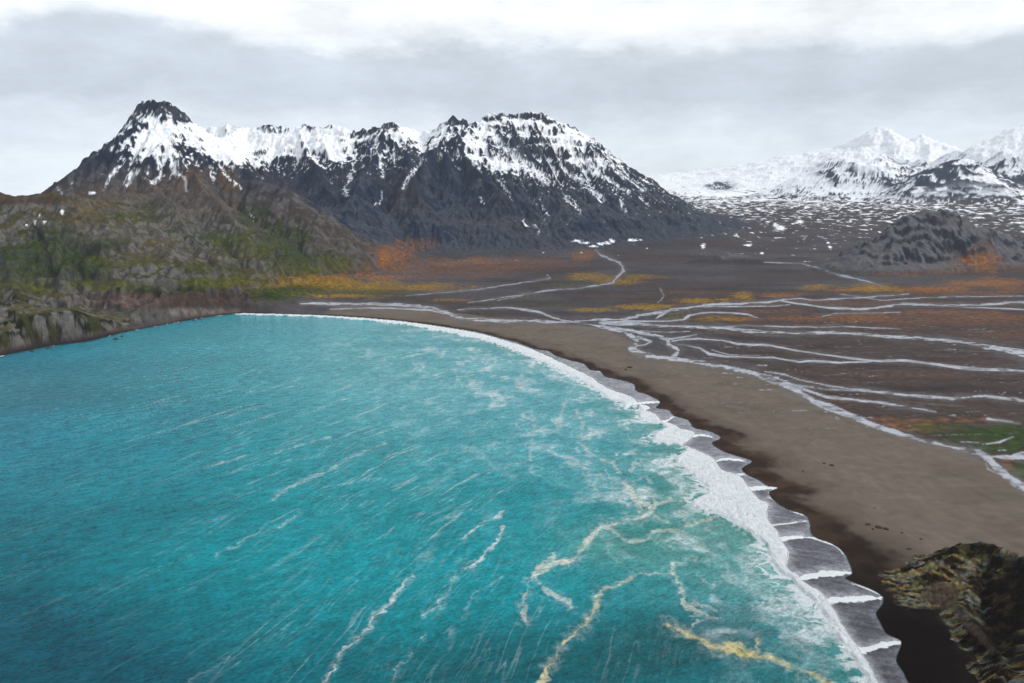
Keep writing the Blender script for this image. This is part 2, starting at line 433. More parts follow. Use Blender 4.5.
M_PLAIN = land_mat('gravel_plain', .02, .15, .85, 1.15, .3, 1.0)
M_BEACH = land_mat('volcanic_sand', .03, .35, .9, 1.1, .25, .5, .9)
M_FG = land_mat('lichen_rock', .25, 1.3, .55, 1.45, 1.0, 1.2, .85)

# ------------------------------------------------------------------ land grid (polar, finer where the camera looks)
az_f = np.radians(np.arange(-36.5, 36.5, .062))
az = np.concatenate([np.radians(np.arange(-80, -36.5, 1.0)), az_f, np.radians(np.arange(37, 80, 1.0))])
rs = [120.]
while rs[-1] < 14600:
    r = rs[-1]
    d = r*r/(CAM_H*FPX)*.85
    if r < 400: d = 5
    elif r < 1430: d = min(d, 8)
    elif r < 2350: d = 3.4
    elif r < 3700: d = 5.2
    elif r < 7200: d = 7 if r < 6000 else 11
    else: d = 26
    rs.append(r+d)
rs += [15500, 17000, 19000]
rs = np.array(rs); log('grid', len(rs), len(az))
A_, R_ = np.meshgrid(az, rs)
X = R_*np.sin(A_); Y = R_*np.cos(A_)
Z, SD, MH, FM = height(X, Y, True)
log('heights')
dxr = np.gradient(Z, axis=0)/np.maximum(np.gradient(R_, axis=0), .1)
dxa = np.gradient(Z, axis=1)/np.maximum(np.gradient(A_, axis=1)*R_, .1)
SL = np.hypot(dxr, dxa)
# real pixel position of each point of ground, to lay the traced patches of moss, snow and grass at their place on the land
PX, PY = project(X, Y, Z)
NX, NY = X, Y
n_big = fbm(X, Y, 420, 4, 201); n_mid = fbm(X, Y, 110, 4, 211); n_fin = fbm(X, Y, 30, 3, 221); n_ff = fbm(X, Y, 11, 3, 231)
nx_ = fbm(X, Y, 14, 2, 241); conc = bil(CONC, X, Y); conc2 = bil(CONC2, X, Y); slp = bil(SLOPE, X, Y)
log('noise')
def C3(c): return np.array(c, float)
def mix(a, b, t): return a*(1-t[..., None])+b*t[..., None]
def blob(px, py, rx, ry, p=1.0, soft=.55, nz=.35, z=None):
    q = np.sqrt(((PX-px)/rx)**2+((PY-py)/ry)**2)+nz*(n_mid*1.0+n_fin*1.3+n_ff*.9)
    return ss(1+soft*.6, 1-soft, q)*p

def pblob0(a, b, c, d): return np.exp(-(((PX-a)/c)**2+((PY-b)/d)**2))
isplain = 1-ss(8, 45, MH)
hillm = ss(-200, -700, X+ (Y-2300)*.15)*ss(3100, 2500, Y)*ss(8, 30, MH)    # left headland hills
dark = C3((.016, .025, .046)); brown = C3((.045, .034, .030)); grey = C3((.070, .076, .092)); scree = C3((.046, .052, .064))
alb = np.empty(X.shape+(3,)); alb[:] = dark
# mountain rock
alb = mix(alb, brown, ss(-.05, .5, n_big+.35*n_fin)*.45)
alb = mix(alb, grey, ss(-.05, .5, n_mid+.5*n_fin+.3*nx_)*.6)
alb = mix(alb, scree*1.15, ss(.85, .45, slp+.15*n_mid)*ss(430, 230, Z+n_mid*60)*.8)
alb = alb*(1+.25*n_ff[..., None]+.25*nx_[..., None])
# brown lower slopes of the near peak
pk = ss(3500, 3000, Y)*ss(-250, -600, X)
alb = mix(alb, mix(np.broadcast_to(C3((.058, .044, .032)), alb.shape), C3((.115, .10, .092)), ss(-.2, .5, n_fin+n_mid*.5)), pk*ss(500, 330, Z)*.85)
# headland: grass, heath and grey crags
hb = np.broadcast_to(C3((.066, .054, .024)), alb.shape)
hb = mix(hb, C3((.030, .040, .010)), ss(-.1, .35, n_big+.5*n_fin))
hb = mix(hb, C3((.090, .076, .022)), ss(.1, .5, n_mid-.3*n_fin)*.6)
crag = ss(.72, .95, SL+.12*n_fin+.12*n_mid)
hb = mix(hb, mix(np.broadcast_to(C3((.155, .145, .145)), alb.shape), C3((.018, .017, .020)), ss(.0, .4, n_ff*.6+n_fin*.6)*.8), crag*.72)
alb = mix(alb, hb, hillm)
# valley floor
pb = np.broadcast_to(C3((.056, .046, .044)), alb.shape)
pb = mix(pb, C3((.070, .063, .066)), ss(-.3, .4, n_big))
pb = mix(pb, C3((.055, .040, .036)), ss(.0, .5, n_mid)*.6*ss(3500, 4300, Y))
river_zone = ss(300, 500, X+Y*.0)*ss(2700, 2300, Y)
pb = mix(pb, C3((.064, .045, .037)), river_zone*.8)
fpy = fbm(X*.25, Y, 45, 4, 301)
pb = mix(pb, C3((.045, .033, .028)), river_zone*ss(.0, .5, fpy)*.7)
fch = ridged(X*.22+n_big*30, Y+n_mid*12, 60, 4, 305)
pb = mix(pb, C3((.17, .155, .15)), ss(.72, .95, fch)*(.35*river_zone+.22))
pb = mix(pb, C3((.035, .028, .03)), ss(.1, .6, fbm(X*.3, Y, 150, 5, 306)+.2*n_ff)*.55)
pb = pb*(1+.18*n_ff[..., None]+.2*nx_[..., None])
alb = mix(alb, pb, isplain)

GREEN = C3((.022, .040, .008)); YEL = C3((.25, .145, .014)); ORA = C3((.26, .10, .022)); RUST = C3((.15, .070, .035)); OLI = C3((.070, .075, .013)); MAR = C3((.055, .034, .026)); LRK = C3((.12, .112, .10))
VEG = [(860,303,130,2.5,RUST,.6),(940,312,90,2.5,ORA,.45),(770,311,50,2,RUST,.6),(520,298,40,2,OLI,.5),(540,304,40,1.6,OLI,.5),(820,400,60,5,RUST,.35),(900,375,60,4,RUST,.3),(700,292,40,2,RUST,.5),(610,296,40,2,RUST,.4),(392,256,20,12,ORA,.55),(383,262,5,10,ORA,.9),(414,246,22,8,RUST,.6),(440,268,95,10,RUST,.65),(470,262,40,4,C3((.26,.13,.08)),.5),(530,264,55,7,RUST,.55),(585,255,14,7,ORA,.5),
 (300,270,40,7,OLI,.8),(320,283,85,7,YEL,.75),(285,293,40,5,OLI,.95),(395,287,80,5,YEL,.8),(355,292,60,4,OLI,.7),(370,277,60,3,ORA,.6),(345,296,45,2.5,YEL,.8),(300,288,30,4,GREEN,.6),(265,296,22,5,GREEN,.9),(455,300,30,1.5,YEL,.7),
 (590,277,26,4,YEL,.85),(622,282,28,3,YEL,.8),(570,284,30,2,OLI,.6),(640,277,24,3,YEL,.5),
 (592,310,24,2.2,YEL,1),(636,307,26,3,YEL,1),(662,306,18,2.2,YEL,.9),(700,301,26,2.8,YEL,1),(744,296,12,4,YEL,1),(722,300,12,2,YEL,.9),(785,294.5,34,2.6,RUST,.95),(780,296,20,1.4,ORA,.7),
 (815,287,18,3,YEL,.85),(873,288,30,4.5,YEL,1),(850,290,24,2,ORA,.8),(935,289,45,4,ORA,.9),(990,283,50,4.5,ORA,.9),(1020,288,40,4,RUST,.9),(960,293,70,3,RUST,.6),
 (676,316,16,3,OLI,1),(716,318.5,34,3,YEL,.75),(745,319,24,2,ORA,.8),(800,319,50,3,RUST,.9),(860,318,45,4,ORA,.55),(900,320,120,8,RUST,.5),(990,318,60,6,RUST,.7),(1000,334,50,5,RUST,.5),
 (980,262,26,12,ORA,.85),(950,270,30,4,RUST,.8),(1010,268,40,4,RUST,.5),(942,219,7,6,RUST,.5),(985,242,10,7,RUST,.5),(905,274,30,3,RUST,.6),
 (905,426,34,7,RUST,.9),(885,420,26,5,RUST,.8),(930,428,24,6,OLI,.8),(985,434,52,11,GREEN*1.35,1),(1030,440,40,15,GREEN*1.4,1),(1000,449,40,6,GREEN*1.3,1),(1024,470,22,12,GREEN*1.6,1),(1006,462,9,8,RUST,.9),(955,420,45,2.5,RUST,.8),
 (150,300,70,13,MAR,.8),(205,302,50,12,MAR,.75),(230,300,24,12,MAR,.6),(120,300,40,8,C3((.15,.10,.09)),.6),(150,316,70,7,LRK*.75,.7),(205,312,40,4,C3((.2,.16,.14)),.7),
 (60,250,34,26,GREEN,.7),(20,265,26,26,GREEN,.6),(85,270,24,14,GREEN,.7),(28,288,30,8,OLI,.8),(110,286,60,5,OLI,.7),(165,290,40,4,GREEN,.8),(110,244,16,6,GREEN,.8),(215,268,36,8,GREEN,.4),(240,282,40,6,OLI,.8),(195,283,26,5,OLI,.7),(20,200,60,5,C3((.06,.035,.018)),.8),
 (150,190,60,9,C3((.10,.075,.06)),.8),(210,205,45,12,C3((.11,.085,.07)),.6),(85,212,20,14,C3((.10,.07,.035)),.7),(250,215,18,14,GREEN,.6),(285,238,26,16,GREEN,.7),(250,248,30,12,OLI,.6),(300,258,34,8,GREEN,.7),(330,262,30,6,OLI,.6),
 (100,232,26,10,LRK,.35),(150,232,36,10,LRK*.8,.35),(165,252,40,7,LRK*.85,.3),(205,228,30,9,LRK*.8,.3),(130,262,40,5,OLI,.5),(230,240,26,8,OLI,.45),(200,266,30,4,OLI,.5),(120,215,40,6,OLI*.8,.4),(168,285,14,7,LRK*.8,.8),
 (228,178,10,14,C3((.12,.07,.03)),.6),(190,178,20,12,C3((.12,.075,.05)),.7)]
speck = np.where(isplain > .5, ss(-.15, .2, n_ff+.7*nx_+.6*n_fin+.5*fbm(X*.4, Y, 70, 3, 307)), 1.0)
for b in VEG:
    bm_ = blob(*b[:4], b[5])
    alb = mix(alb, b[4]*(1+.45*n_ff[..., None]+.4*nx_[..., None]), bm_*(.45+.55*speck))
# dark stream gully on the headland
PXw = PX+n_mid*4+n_fin*2.5; PYw = PY+fbm(X, Y, 60, 3, 243)*4
def lineband(pts, w):
    d = dist_poly(np.array(pts, float), PXw, PYw)
    return ss(w, w*.3, d+n_ff*w*.5)
alb = mix(alb, C3((.02, .017, .017)), lineband([(34,226),(44,240),(50,255),(50,270),(57,285)], 3.2)*hillm)
# rock knoll and near cliff: grey, streaked down the slope
kn = ((X > 950) & (X < 3400) & (Y > 2750) & (Y < 3700))*ss(8, 30, MH)
st = (ridged(X+n_mid*14+Y*.2, Z*.35, 42, 5, 401)-.5)*1.0
kc = mix(np.broadcast_to(C3((.115, .112, .118)), alb.shape), C3((.030, .032, .040)), ss(.0, .45, st+.35*n_fin+.5*(SL-.9)))
kc = mix(kc, C3((.12, .09, .06)), ss(.5, .2, SL)*.7)
veg_keep = np.clip(blob(980,262,26,12,.9)+blob(942,219,7,6,.4)+blob(985,242,10,7,.5), 0, 1)
alb = mix(alb, kc, kn*(1-veg_keep))
cl = ss(1800, 1740, Y+n_fin*25)*ss(4, 16, MH)*ss(-150, -300, X)
st2 = fbm(X+Y*.3, Z*1.1+Y*.4, 24, 4, 402, .6)
cc = mix(np.broadcast_to(C3((.125, .118, .108)), alb.shape), C3((.012, .014, .007)), ss(-.2, .08, st2*.7+.6*n_fin))
cc = mix(cc, C3((.085, .072, .035)), ss(.7, .35, SL)*.8)
cc = mix(cc, C3((.06, .06, .02)), ss(.1, .35, n_fin+.3*n_mid)*.6)
alb = mix(alb, cc, cl)

crb = fbm(X, Z*2.4+Y*.6, 190, 4, 521, .5)
# ---- snow: lies high, in gullies and on gentle ground, not on steep crags
line = 470-ss(4600, 5800, Y)*110-ss(6500, 8000, Y)*130
score = (Z-line)/170-ss(5, 13, -conc2+n_fin*5)*ss(500, 700, Z)*.75+n_ff*.25+nx_*.12+np.clip(conc/7, -1.1, 1.1)*.50-np.clip(SL-.95, 0, 1.2)*.9-np.clip(slp-.8, 0, 1)*.5+n_mid*.65+n_fin*.5-.75*ss(.08, .42, crb)+.15*n_big-(1-ss(10, 60, MH))*3
# big snow fields and bare faces, placed where they lie on the slopes
FIELDS = [(155,140,34,20,1.5),(150,160,14,18,.9),(178,165,14,14,.8),(128,168,16,10,.5),(230,145,22,16,1.9),(262,150,34,18,2.0),(300,142,34,14,1.7),(335,145,20,18,1.3),(205,130,18,7,1.8),(410,132,18,9,1.8),(480,150,26,12,1.6),(500,165,24,9,1.5),(545,172,30,10,1.1),(435,140,14,12,1.0),(560,150,34,12,1.0),(600,170,34,20,.7),(335,175,20,14,.3),(380,150,12,14,.5)]
BARE = [(365,148,26,16,-.55),(410,160,30,16,-.6),(455,150,12,12,-.6),(455,175,40,14,-.8),(425,138,10,6,-.5),(155,109,20,5,-1.6),(180,120,12,6,-1.0),(90,180,26,16,-1.5),(225,195,60,20,-1.6),(300,205,70,20,-1.5),(400,205,80,22,-1.2),(440,185,40,16,-1.2),(480,200,60,20,-1.1),(525,152,26,9,-2.2),(505,130,14,8,-1.0),(265,152,7,5,-2),(290,160,14,6,-1.4),(330,195,60,20,-1.2),(160,195,60,12,-2),(455,122,10,8,-1.0),(590,205,40,14,-.6),(388,122,12,4,-1.5),(270,123,10,3,-1.5)]
hi = ss(8, 60, MH)*ss(2950, 3150, Y)
for (a, b_, c, d, s) in FIELDS+BARE:
    q = ((PX-a)/c)**2+((PY-b_)/d)**2
    score = score+hi*s*np.exp(-q*.9)
snow = ss(.46, .58, score)*(1-.7*ss(.34, .5, nx_*.6+n_ff*.7)*ss(1.1, .5, score))
snow = np.maximum(snow, hi*ss(-1.5, .1, score)*ss(.41, .50, nx_*.45+n_ff*.55+n_fin*.35+conc*.012+.1*ss(-1, 0, score)))
# narrow snow tongues running down gullies of the near peak
TONG = [([(482,127),(495,139),(510,151),(528,166),(546,181)],6),([(556,138),(575,154),(592,168)],4),([(250,215),(256,228)],1.2),([(395,150),(392,165)],2),([(380,190),(378,205)],1.2),([(478,195),(482,206)],1.2),([(500,180),(512,200)],1.6),([(540,200),(548,215)],1.2),([(640,195),(650,206)],1.5),([(152,150),(160,165),(158,178),(148,188)],3.5),([(172,152),(178,168),(186,182),(188,192)],2.2),([(122,165),(112,178),(106,188)],2.6),([(138,160),(134,172),(128,184)],4.0),([(168,140),(172,160),(174,172)],5),([(196,138),(210,156),(224,174),(238,190)],2.2),([(208,168),(212,182)],1.6),
 ([(270,222),(278,240),(276,247)],1.1),([(270,246),(280,258),(285,266)],1.5),([(355,160),(350,175),(345,195)],2),([(425,160),(412,172),(405,188)],2.4),([(372,135),(380,155),(384,175)],3),([(560,165),(585,185),(605,200)],2.6),([(575,160),(605,180),(630,192)],3),([(590,150),(620,172),(645,190)],2.6),([(560,190),(575,205),(582,215)],1.5),([(535,225),(538,232)],1.5),([(523,220),(528,228)],1.6),([(612,190),(622,200),(626,212)],1.4)]
for pts, w in TONG:
    snow = np.maximum(snow, lineband(pts, w*.9)*hi*ss(-.38, -.1, n_ff+.6*n_fin+.4*nx_))
# patches on the moraine, thicker with distance and height
rr_ = np.hypot(X, Y)
dens = np.interp(rr_, [3300, 4200, 5200, 6200, 7200, 8600, 10500], [-.62, -.40, -.14, .08, .24, .42, .9])
pn1 = fbm(X, Y*.8, 62, 4, 501, .6)+.35*fbm(X, Y*.6, 24, 3, 511)
moraine = ss(.02, .12, pn1*.9-.42+dens+.12*n_big)*isplain*ss(3200, 3800, rr_)
moraine = np.maximum(moraine, 0)
far = ss(7000, 8200, rr_)
snow = np.maximum(snow, moraine)
snow = np.maximum(snow, far*ss(.0, .3, (.75+.4*n_big+.4*n_mid+.15*n_fin-np.clip(slp-.38, 0, 1)*2.0+np.clip(conc/6, -1, 1)*.8)*1.1-ss(60, 8, MH)*.5+(Z-420)/420))
fb = sum(k_*pblob0(a, b_, c, d) for a, b_, c, d, k_ in [(836,170,15,9,1.2),(870,178,24,5,.7),(905,168,16,7,.5),(925,178,30,11,1.1),(962,168,26,12,1.1),(1000,180,34,10,1.1),(955,184,60,6,.7),(890,158,10,6,.5),(720,186,12,4,.8),(1010,160,14,12,.4)])
snow = snow*(1-np.clip(fb*ss(.75, .35, .45+.35*n_big+.45*n_mid+conc*.05+(Z-420)/900)*2.6, 0, 1)*ss(6500, 7000, Y))
for (a, b_, c, d) in [(593,246,5,1.2),(601,244,5,1.4),(608,243,4,2),(612,241,3,2),(585,243,5,1),(577,241,5,1),(634,240,6,1),(780,228,5,2.5),(776,225,3,2),(800,222,3,2),(748,245,3,1),(703,246,2,2),(762,253,1.6,1),(830,247,1.6,1.5),(828,243,1.5,1.2),(26,225,2,1.3),(36,222,2,1),(62,212,2,1.5),(45,222,2,1.2),(92,193,3,1),(40,216,1.2,1)]:
    snow = np.maximum(snow, blob(a, b_, c, d, 1, .3, .5))
snow = snow*(1-kn)
alb = mix(alb, C3((.88, .89, .92)), np.clip(snow, 0, 1))

# ---- beach sand
bp = [(0,0)]
px_b = np.array([200, 300, 380, 420, 520, 600, 632, 650, 700, 760, 800, 850, 900, 960, 1024, 1200.])
py_b = np.array([318, 307, 305, 309, 321, 328, 342, 358, 364, 375, 394, 416, 436, 449, 486, 560.])
bx_, by_ = at_z(px_b, py_b, 3.0)
inner = np.vstack([np.stack([bx_, by_], 1)])
BP = np.vstack([inner, [[900, 300]], [[300, -200]], WLw[::-1][3:-10]])
bmask = inside(BP, X, Y)
dBP = dist_poly(inner, X, Y)
bs = np.where(bmask, 1, ss(14, 0, dBP+n_fin*8))*(1-ss(4, 25, MH))*ss(-520, -480, X)
wetw = np.interp(np.hypot(X, Y), [400, 600, 800, 1200, 1800, 2400], [75, 42, 34, 26, 18, 10])
wet = ss(1.15, .55, SD/wetw+.35*fbm(X, Y, 45, 3, 601)+.2*fbm(X, Y, 14, 3, 602))
sand = np.broadcast_to(C3((.140, .113, .088)), alb.shape)
sand = mix(sand, C3((.112, .089, .070)), ss(-.2, .5, n_mid+.4*fpy)*.7)
sand = mix(sand, C3((.165, .135, .11)), ss(.1, .6, fpy)*.35)
wets = mix(np.broadcast_to(C3((.030, .019, .013)), alb.shape), C3((.055, .034, .022)), ss(-.2, .5, n_fin+n_mid*.4))
damp = ss(2.1, 1.0, SD/wetw+.4*n_mid+.3*n_fin)
tl = pn(SD/7.+n_mid*1.5, (X+Y)/260., 611)+.5*pn(SD/3.+n_fin, (X+Y)/90., 612)
sand = sand*(1+.045*tl[..., None]+.10*nx_[..., None]+.08*n_ff[..., None])
sand = mix(sand, C3((.07, .052, .04)), ss(.42, .6, pn(SD/4.5+n_mid*2, (X-Y)/50., 613)+.3*n_ff)*.25)
sand = mix(sand, C3((.095, .070, .054)), damp*.6)
sand = mix(sand, wets, wet)
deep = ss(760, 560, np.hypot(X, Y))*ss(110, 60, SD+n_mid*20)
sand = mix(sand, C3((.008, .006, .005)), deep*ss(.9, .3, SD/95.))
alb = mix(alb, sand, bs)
pinkshore = ss(12, 4, SD+n_fin*6)*(X < -400)
alb = mix(alb, C3((.075, .05, .038)), pinkshore*.7*(1-cl*.7))
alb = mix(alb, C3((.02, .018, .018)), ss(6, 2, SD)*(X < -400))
# ---- foreground rock
s_ = (X*.35+Y*.94)+fbm(X, Y, 40, 3, 75)*9
str_ = fbm(s_*1.0, (X-Y)*.06, 3.6, 4, 701)
fgc = mix(np.broadcast_to(C3((.11, .12, .105)), alb.shape), C3((.19, .120, .040)), ss(-.08, .22, str_))
fgc = mix(fgc, C3((.014, .009, .005)), ss(.0, .2, fbm(s_, (X-Y)*.15, 5, 3, 702)))
fgc = mix(fgc, C3((.10, .11, .04)), ss(.1, .4, n_ff)*.5)
fgc = fgc*(1+.9*fbm(X, Y, 3.2, 3, 703)[..., None]*(FM > 0)[..., None])
fgc = mix(fgc, C3((.012, .009, .006)), ss(.22, .4, fbm(s_, (X-Y)*.12, 2.8, 3, 704))*.7)
fdk = np.clip(blob(1010,610,48,48,1,.3,.3)+blob(1010,565,30,12,.8,.4,.4)+blob(975,548,22,9,.8,.4,.3), 0, 1)  # shadowed hollow, its shade painted into the rock colour
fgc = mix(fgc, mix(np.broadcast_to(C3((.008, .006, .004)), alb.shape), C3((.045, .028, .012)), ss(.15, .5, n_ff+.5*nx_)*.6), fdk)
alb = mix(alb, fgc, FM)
fgs = blob(905,660,60,60,1,.3,.3)*(SD > 0)*(1-FM)  # shade beside the rock, painted near-black over the sand
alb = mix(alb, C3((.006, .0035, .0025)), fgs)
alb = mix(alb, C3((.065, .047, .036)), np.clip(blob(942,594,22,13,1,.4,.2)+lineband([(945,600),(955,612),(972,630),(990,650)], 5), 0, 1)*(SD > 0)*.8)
RIV = [
 [(300,303.5,1.5),(330,303.5,3),(370,304,3),(396,304.5,2.5),(435,308,3),(452,315,3.5),(463,319,3),(493,320.5,3),(536,320.8,3),(575,322.5,3.5),(600,326,4.5),(618,330,4.5),(632,337,4)],
 [(330,309,1.5),(380,308,2),(430,310,2),(450,315,2)],
 [(458,310,1),(485,308,1.2),(513,308,1.8),(536,311.5,2.2),(556,318.5,2.5),(575,322.5,3)],
 [(575,321,3),(597,320,3),(623,319.5,3),(644,314.5,3),(666,311,3),(687,308,3),(713,304.5,2.4),(741,303.6,2.2),(773,301.5,2.2),(784,299.3,2),(800,299,1.8),(811,300,1.5),(847,298.5,1.5),(884,296,1.5),(909,294,1)],
 [(780,300.5,1.5),(796,303.6,1.5),(825,307,2),(854,309.4,2),(876,308,2.2),(902,303.8,2.6),(942,305.2,1.8),(979,305,2),(1010,302.5,2.4),(1024,302,2.6),(1110,300,3)],
 [(940,306,.8),(979,307.8,1.2),(1024,309.3,1.4),(1110,312,1.4)],
 [(655,319.5,2.2),(660,316,2.2),(668,311.5,2.2)],
 [(700,307,1),(730,306.5,1.4),(760,306,1.2),(790,305.2,.8)],
 [(600,322,2),(629,321.5,2),(666,321,2),(683,320,2),(690,315.6,1.8),(700,313.2,1.4),(717,312.4,1.2),(747,314,1),(757,317.5,.8)],
 [(822,316.5,1.5),(835,313.5,1),(870,313,1),(900,312.5,.7)],
 [(600,324,4),(623,323.5,4),(655,325.5,3),(687,326.2,3),(719,328,3.6),(752,331.4,3.2),(784,332.6,3),(800,333.5,3),(832,332.2,3),(869,335,2.6),(905,337.6,3),(942,339.6,3.6),(978,344.2,4),(1004,349,5),(1024,355,7),(1070,365,8)],
 [(700,326.5,1.4),(752,325.8,1),(795,327,1.2),(850,326.6,1),(900,329,.8)],
 [(672,341,2),(686,339,1.6),(700,338.4,1.6),(722,340,1.8),(737,344,2),(762,344.4,1.8),(784,348,1.8),(800,351,1.6),(825,355,1.6),(854,358.7,1.8),(876,360.5,2.2),(905,361,2),(935,364,2.2),(960,368,2.5),(990,369,2.5),(1024,371.5,3),(1100,377,3)],
 [(677,344.4,1.8),(700,348,1.6),(709,354,2),(726,356.7,1.8),(752,357.2,1.5),(773,358,1.4),(800,362,1.5),(807,360.8,2.3),(840,362.8,1.4),(865,362,1.1),(880,360,1)],
 [(712,350,.8),(730,355,1),(760,355.5,.8)],
 [(618,330,4),(631,335,3.5),(637,341,4.5),(632,349,6),(638,354,5.5),(655,357,4),(676,359.2,3.6),(700,362.5,4),(730,368,5),(756,373.6,6),(773,379,7),(787,384,8),(797,391,6),(813,401,5.5),(831,408,6),(847,414.5,4.2),(873,425,4.2),(900,434,4.5),(926,441,4.4),(958,448.4,4.4),(979,452.5,6),(990,460,8),(1000,469.6,8),(1011,478.8,8),(1024,486.7,8),(1060,506,9)],
 [(615,329,4),(640,333,3.2),(656,335.2,3),(668,339,4),(668,344,4.5),(679,350,5),(676,354.5,4),(672,358,4)],
 [(638,337,3),(651,341.5,2.2),(645,344.6,1.5),(636,346,1.2)],
 [(660,337,2),(672,338.6,2),(681,337.4,1.4),(697,334.2,1)],
 [(640,331,1.2),(670,332.5,1.2),(690,331.5,.9)],
 [(765,371.7,1),(784,374.8,1.6),(800,380,2),(831,386.5,1.8),(868,391,2.6),(905,395,2.8),(953,398.6,3.4),(984,396,2.6),(1024,400.6,3),(1100,406,3)],
 [(780,383,2),(800,386,2.4),(826,389.5,1.8),(860,391,2)],
 [(795,386,3),(808,391,2.6),(826,397,2.4),(858,400.5,2),(879,402.4,2),(897,405.6,3.4),(918,408.6,2.6),(936,412.3,.9)],
 [(988,419,3),(1000,420.4,2.2),(1019,423,.9)],
 [(990,457,2),(1011,457.2,4),(1024,455,7),(1070,450,10)],
 [(982,444.2,.8),(1000,442,1.6),(1013,437.5,2.2)],[(961,442,2.4),(979,442.4,1.4)],[(998,450,1.2),(1006,450,1.2)],
 [(985,462,1.2),(988,469,1.4),(997,473.5,1.6)],
 [(468,303,.8),(523,294.5,1.2),(546,290.5,1.4),(581,288,1),(613,282.6,1.5),(617,276.6,2),(624,270.7,2.6),(620,263,1.8),(601,255,1.6),(594,248,1.2)],
 [(406,296,.7),(484,288.5,.8),(523,282.5,.8),(550,278.5,1),(547,275,1.8)],
 [(498,300.5,.7),(523,295.5,.8)],
 [(764,262,.6),(802,264,.8),(822,269,1.2),(838,275,1),(858,279,1.6),(874,283,1.2),(884,287,.8)],
 [(840,294,.7),(880,300,.8),(940,297,.8),(1024,296,1)],
 [(660,288,.5),(664,296,.6),(658,303,.6)]]
rm = (PY > 240) & (PY < 520) & (PX > 230) & (PX < 1110) & (isplain > .5) & (SD > 20)
qx, qy = PX[rm], PY[rm]; q0 = nx_[rm]; q1 = n_fin[rm]; q2 = n_mid[rm]; q3 = n_ff[rm]; wX = X[rm]; wY = Y[rm]
qyw = qy+.9*pn(wX/48., wY/110., 821)+.35*pn(wX/17., wY/40., 822)
qxw = qx+1.2*pn(wX/40., wY/90., 823)
isl = (pn(wX/70., wY/26., 824)+.5*pn(wX/28., wY/13., 825))*ss(1000, 1400, wY)+.35*q1+.2*q3
mg = np.zeros(qx.shape); rvm = np.zeros(qx.shape)
for R in RIV:
    P = np.array(R, float); wm = P[:, 2].max()
    if wm < 2.9: P[0, 2] *= .3; P[-1, 2] *= .25
    bb = (qx > P[:, 0].min()-12) & (qx < P[:, 0].max()+12) & (qy > P[:, 1].min()-12) & (qy < P[:, 1].max()+12)
    ux_, uy_ = qxw[bb], qyw[bb]; best = np.full(ux_.shape, 99.); bw = np.ones(ux_.shape)
    for i in range(len(P)-1):
        dx_, dy_ = P[i+1, 0]-P[i, 0], P[i+1, 1]-P[i, 1]
        t_ = np.clip(((ux_-P[i, 0])*dx_+(uy_-P[i, 1])*dy_)/(dx_*dx_+dy_*dy_), 0, 1)
        d = np.hypot(ux_-P[i, 0]-t_*dx_, uy_-P[i, 1]-t_*dy_); w_ = P[i, 2]+(P[i+1, 2]-P[i, 2])*t_
        c_ = d-w_*.5 < best-bw*.5; best = np.where(c_, d, best); bw = np.where(c_, w_, bw)
    wv = bw*.41*(1+.9*q2[bb]+.6*q1[bb])
    m_ = ss(.28, -.28, best-np.maximum(wv, .3)-.10*q3[bb])
    m_ = m_*(1-.9*ss(.10, .26, isl[bb])*ss(1.8, 3.2, bw))*np.where(bw < 1.3, .35+.6*ss(-.3, .2, q1[bb]+q2[bb]), 1)
    rvm[bb] = np.maximum(rvm[bb], m_)
    mg[bb] = np.maximum(mg[bb], ss(bw*1.3+1.6, bw*.4, best+(q1[bb]+q2[bb]*.8)*bw*.9))
thin_ = ridged(wX*.16+q2*40, wY+q2*25, 42, 3, 826)
wide_zone = ss(305, 320, qy)*ss(460, 420, qy)*ss(620, 680, qx+(qy-330)*-1.1)
rvm = np.maximum(rvm, ss(.76, .92, thin_)*wide_zone*.62*ss(-.2, .3, q2))
mgf = np.zeros(X.shape); mgf[rm] = mg*(.4+.4*ss(-.3, .3, q3+q1))
RVM = np.zeros(X.shape); RVM[rm] = rvm
alb = mix(alb, C3((.135, .125, .125)), mgf*.75)
rcol = mix(np.broadcast_to(C3((.40, .41, .44)), alb.shape), C3((.20, .205, .22)), ss(-.2, .4, n_fin+.5*n_ff)*.85)
rcol = mix(rcol, C3((.24, .26, .30)), ss(2100, 2400, Y)*.6)
alb = mix(alb, rcol, RVM)
alb = np.clip(alb, .003, .9)
log('albedo')

nr, na = X.shape
V = np.stack([X, Y, Z], -1).reshape(-1, 3)
idx = np.arange(nr*na).reshape(nr, na)
F = np.stack([idx[:-1, :-1], idx[:-1, 1:], idx[1:, 1:], idx[1:, :-1]], -1).reshape(-1, 4)
def fc(a): return a[:-1, :-1].ravel()
keep = (SD[:-1, :-1] > -14) | (SD[1:, 1:] > -14); keep = keep.ravel()
fmh = fc(MH); fY = fc(Y); fX = fc(X); fFM = fc(FM)
is_riv = fc(RVM) > .5
M_RIV = land_mat('pale_glacial_water', .05, .3, .92, 1.08, .15, .3, .35)
is_fg = fFM > .02
is_cliff = (~is_fg) & (fmh > 5) & (fY < 1770) & (fX < -300)
is_kn = (~is_fg) & (fmh > 10) & (fX > 950) & (fX < 3400) & (fY > 2750) & (fY < 3700)
is_mt = (~is_fg) & (~is_cliff) & (~is_kn) & (fmh > 14)
is_far = is_mt & (fY > 6800)
is_hill = is_mt & (~is_far) & (fY < 2750) & (fX < 0)
is_rng = is_mt & (~is_far) & (~is_hill)
rest = ~(is_fg | is_cliff | is_kn | is_mt)
is_riv = is_riv & rest; rest = rest & ~is_riv
is_bch = rest & (fc(bs*1.0) > .5)
is_pln = rest & ~is_bch
AT = {'albedo': alb.reshape(-1, 3)}
split('rocky_ground', V, F, keep & is_fg, M_FG, AT, 'dark and ochre lichened rock outcrop on the beach')
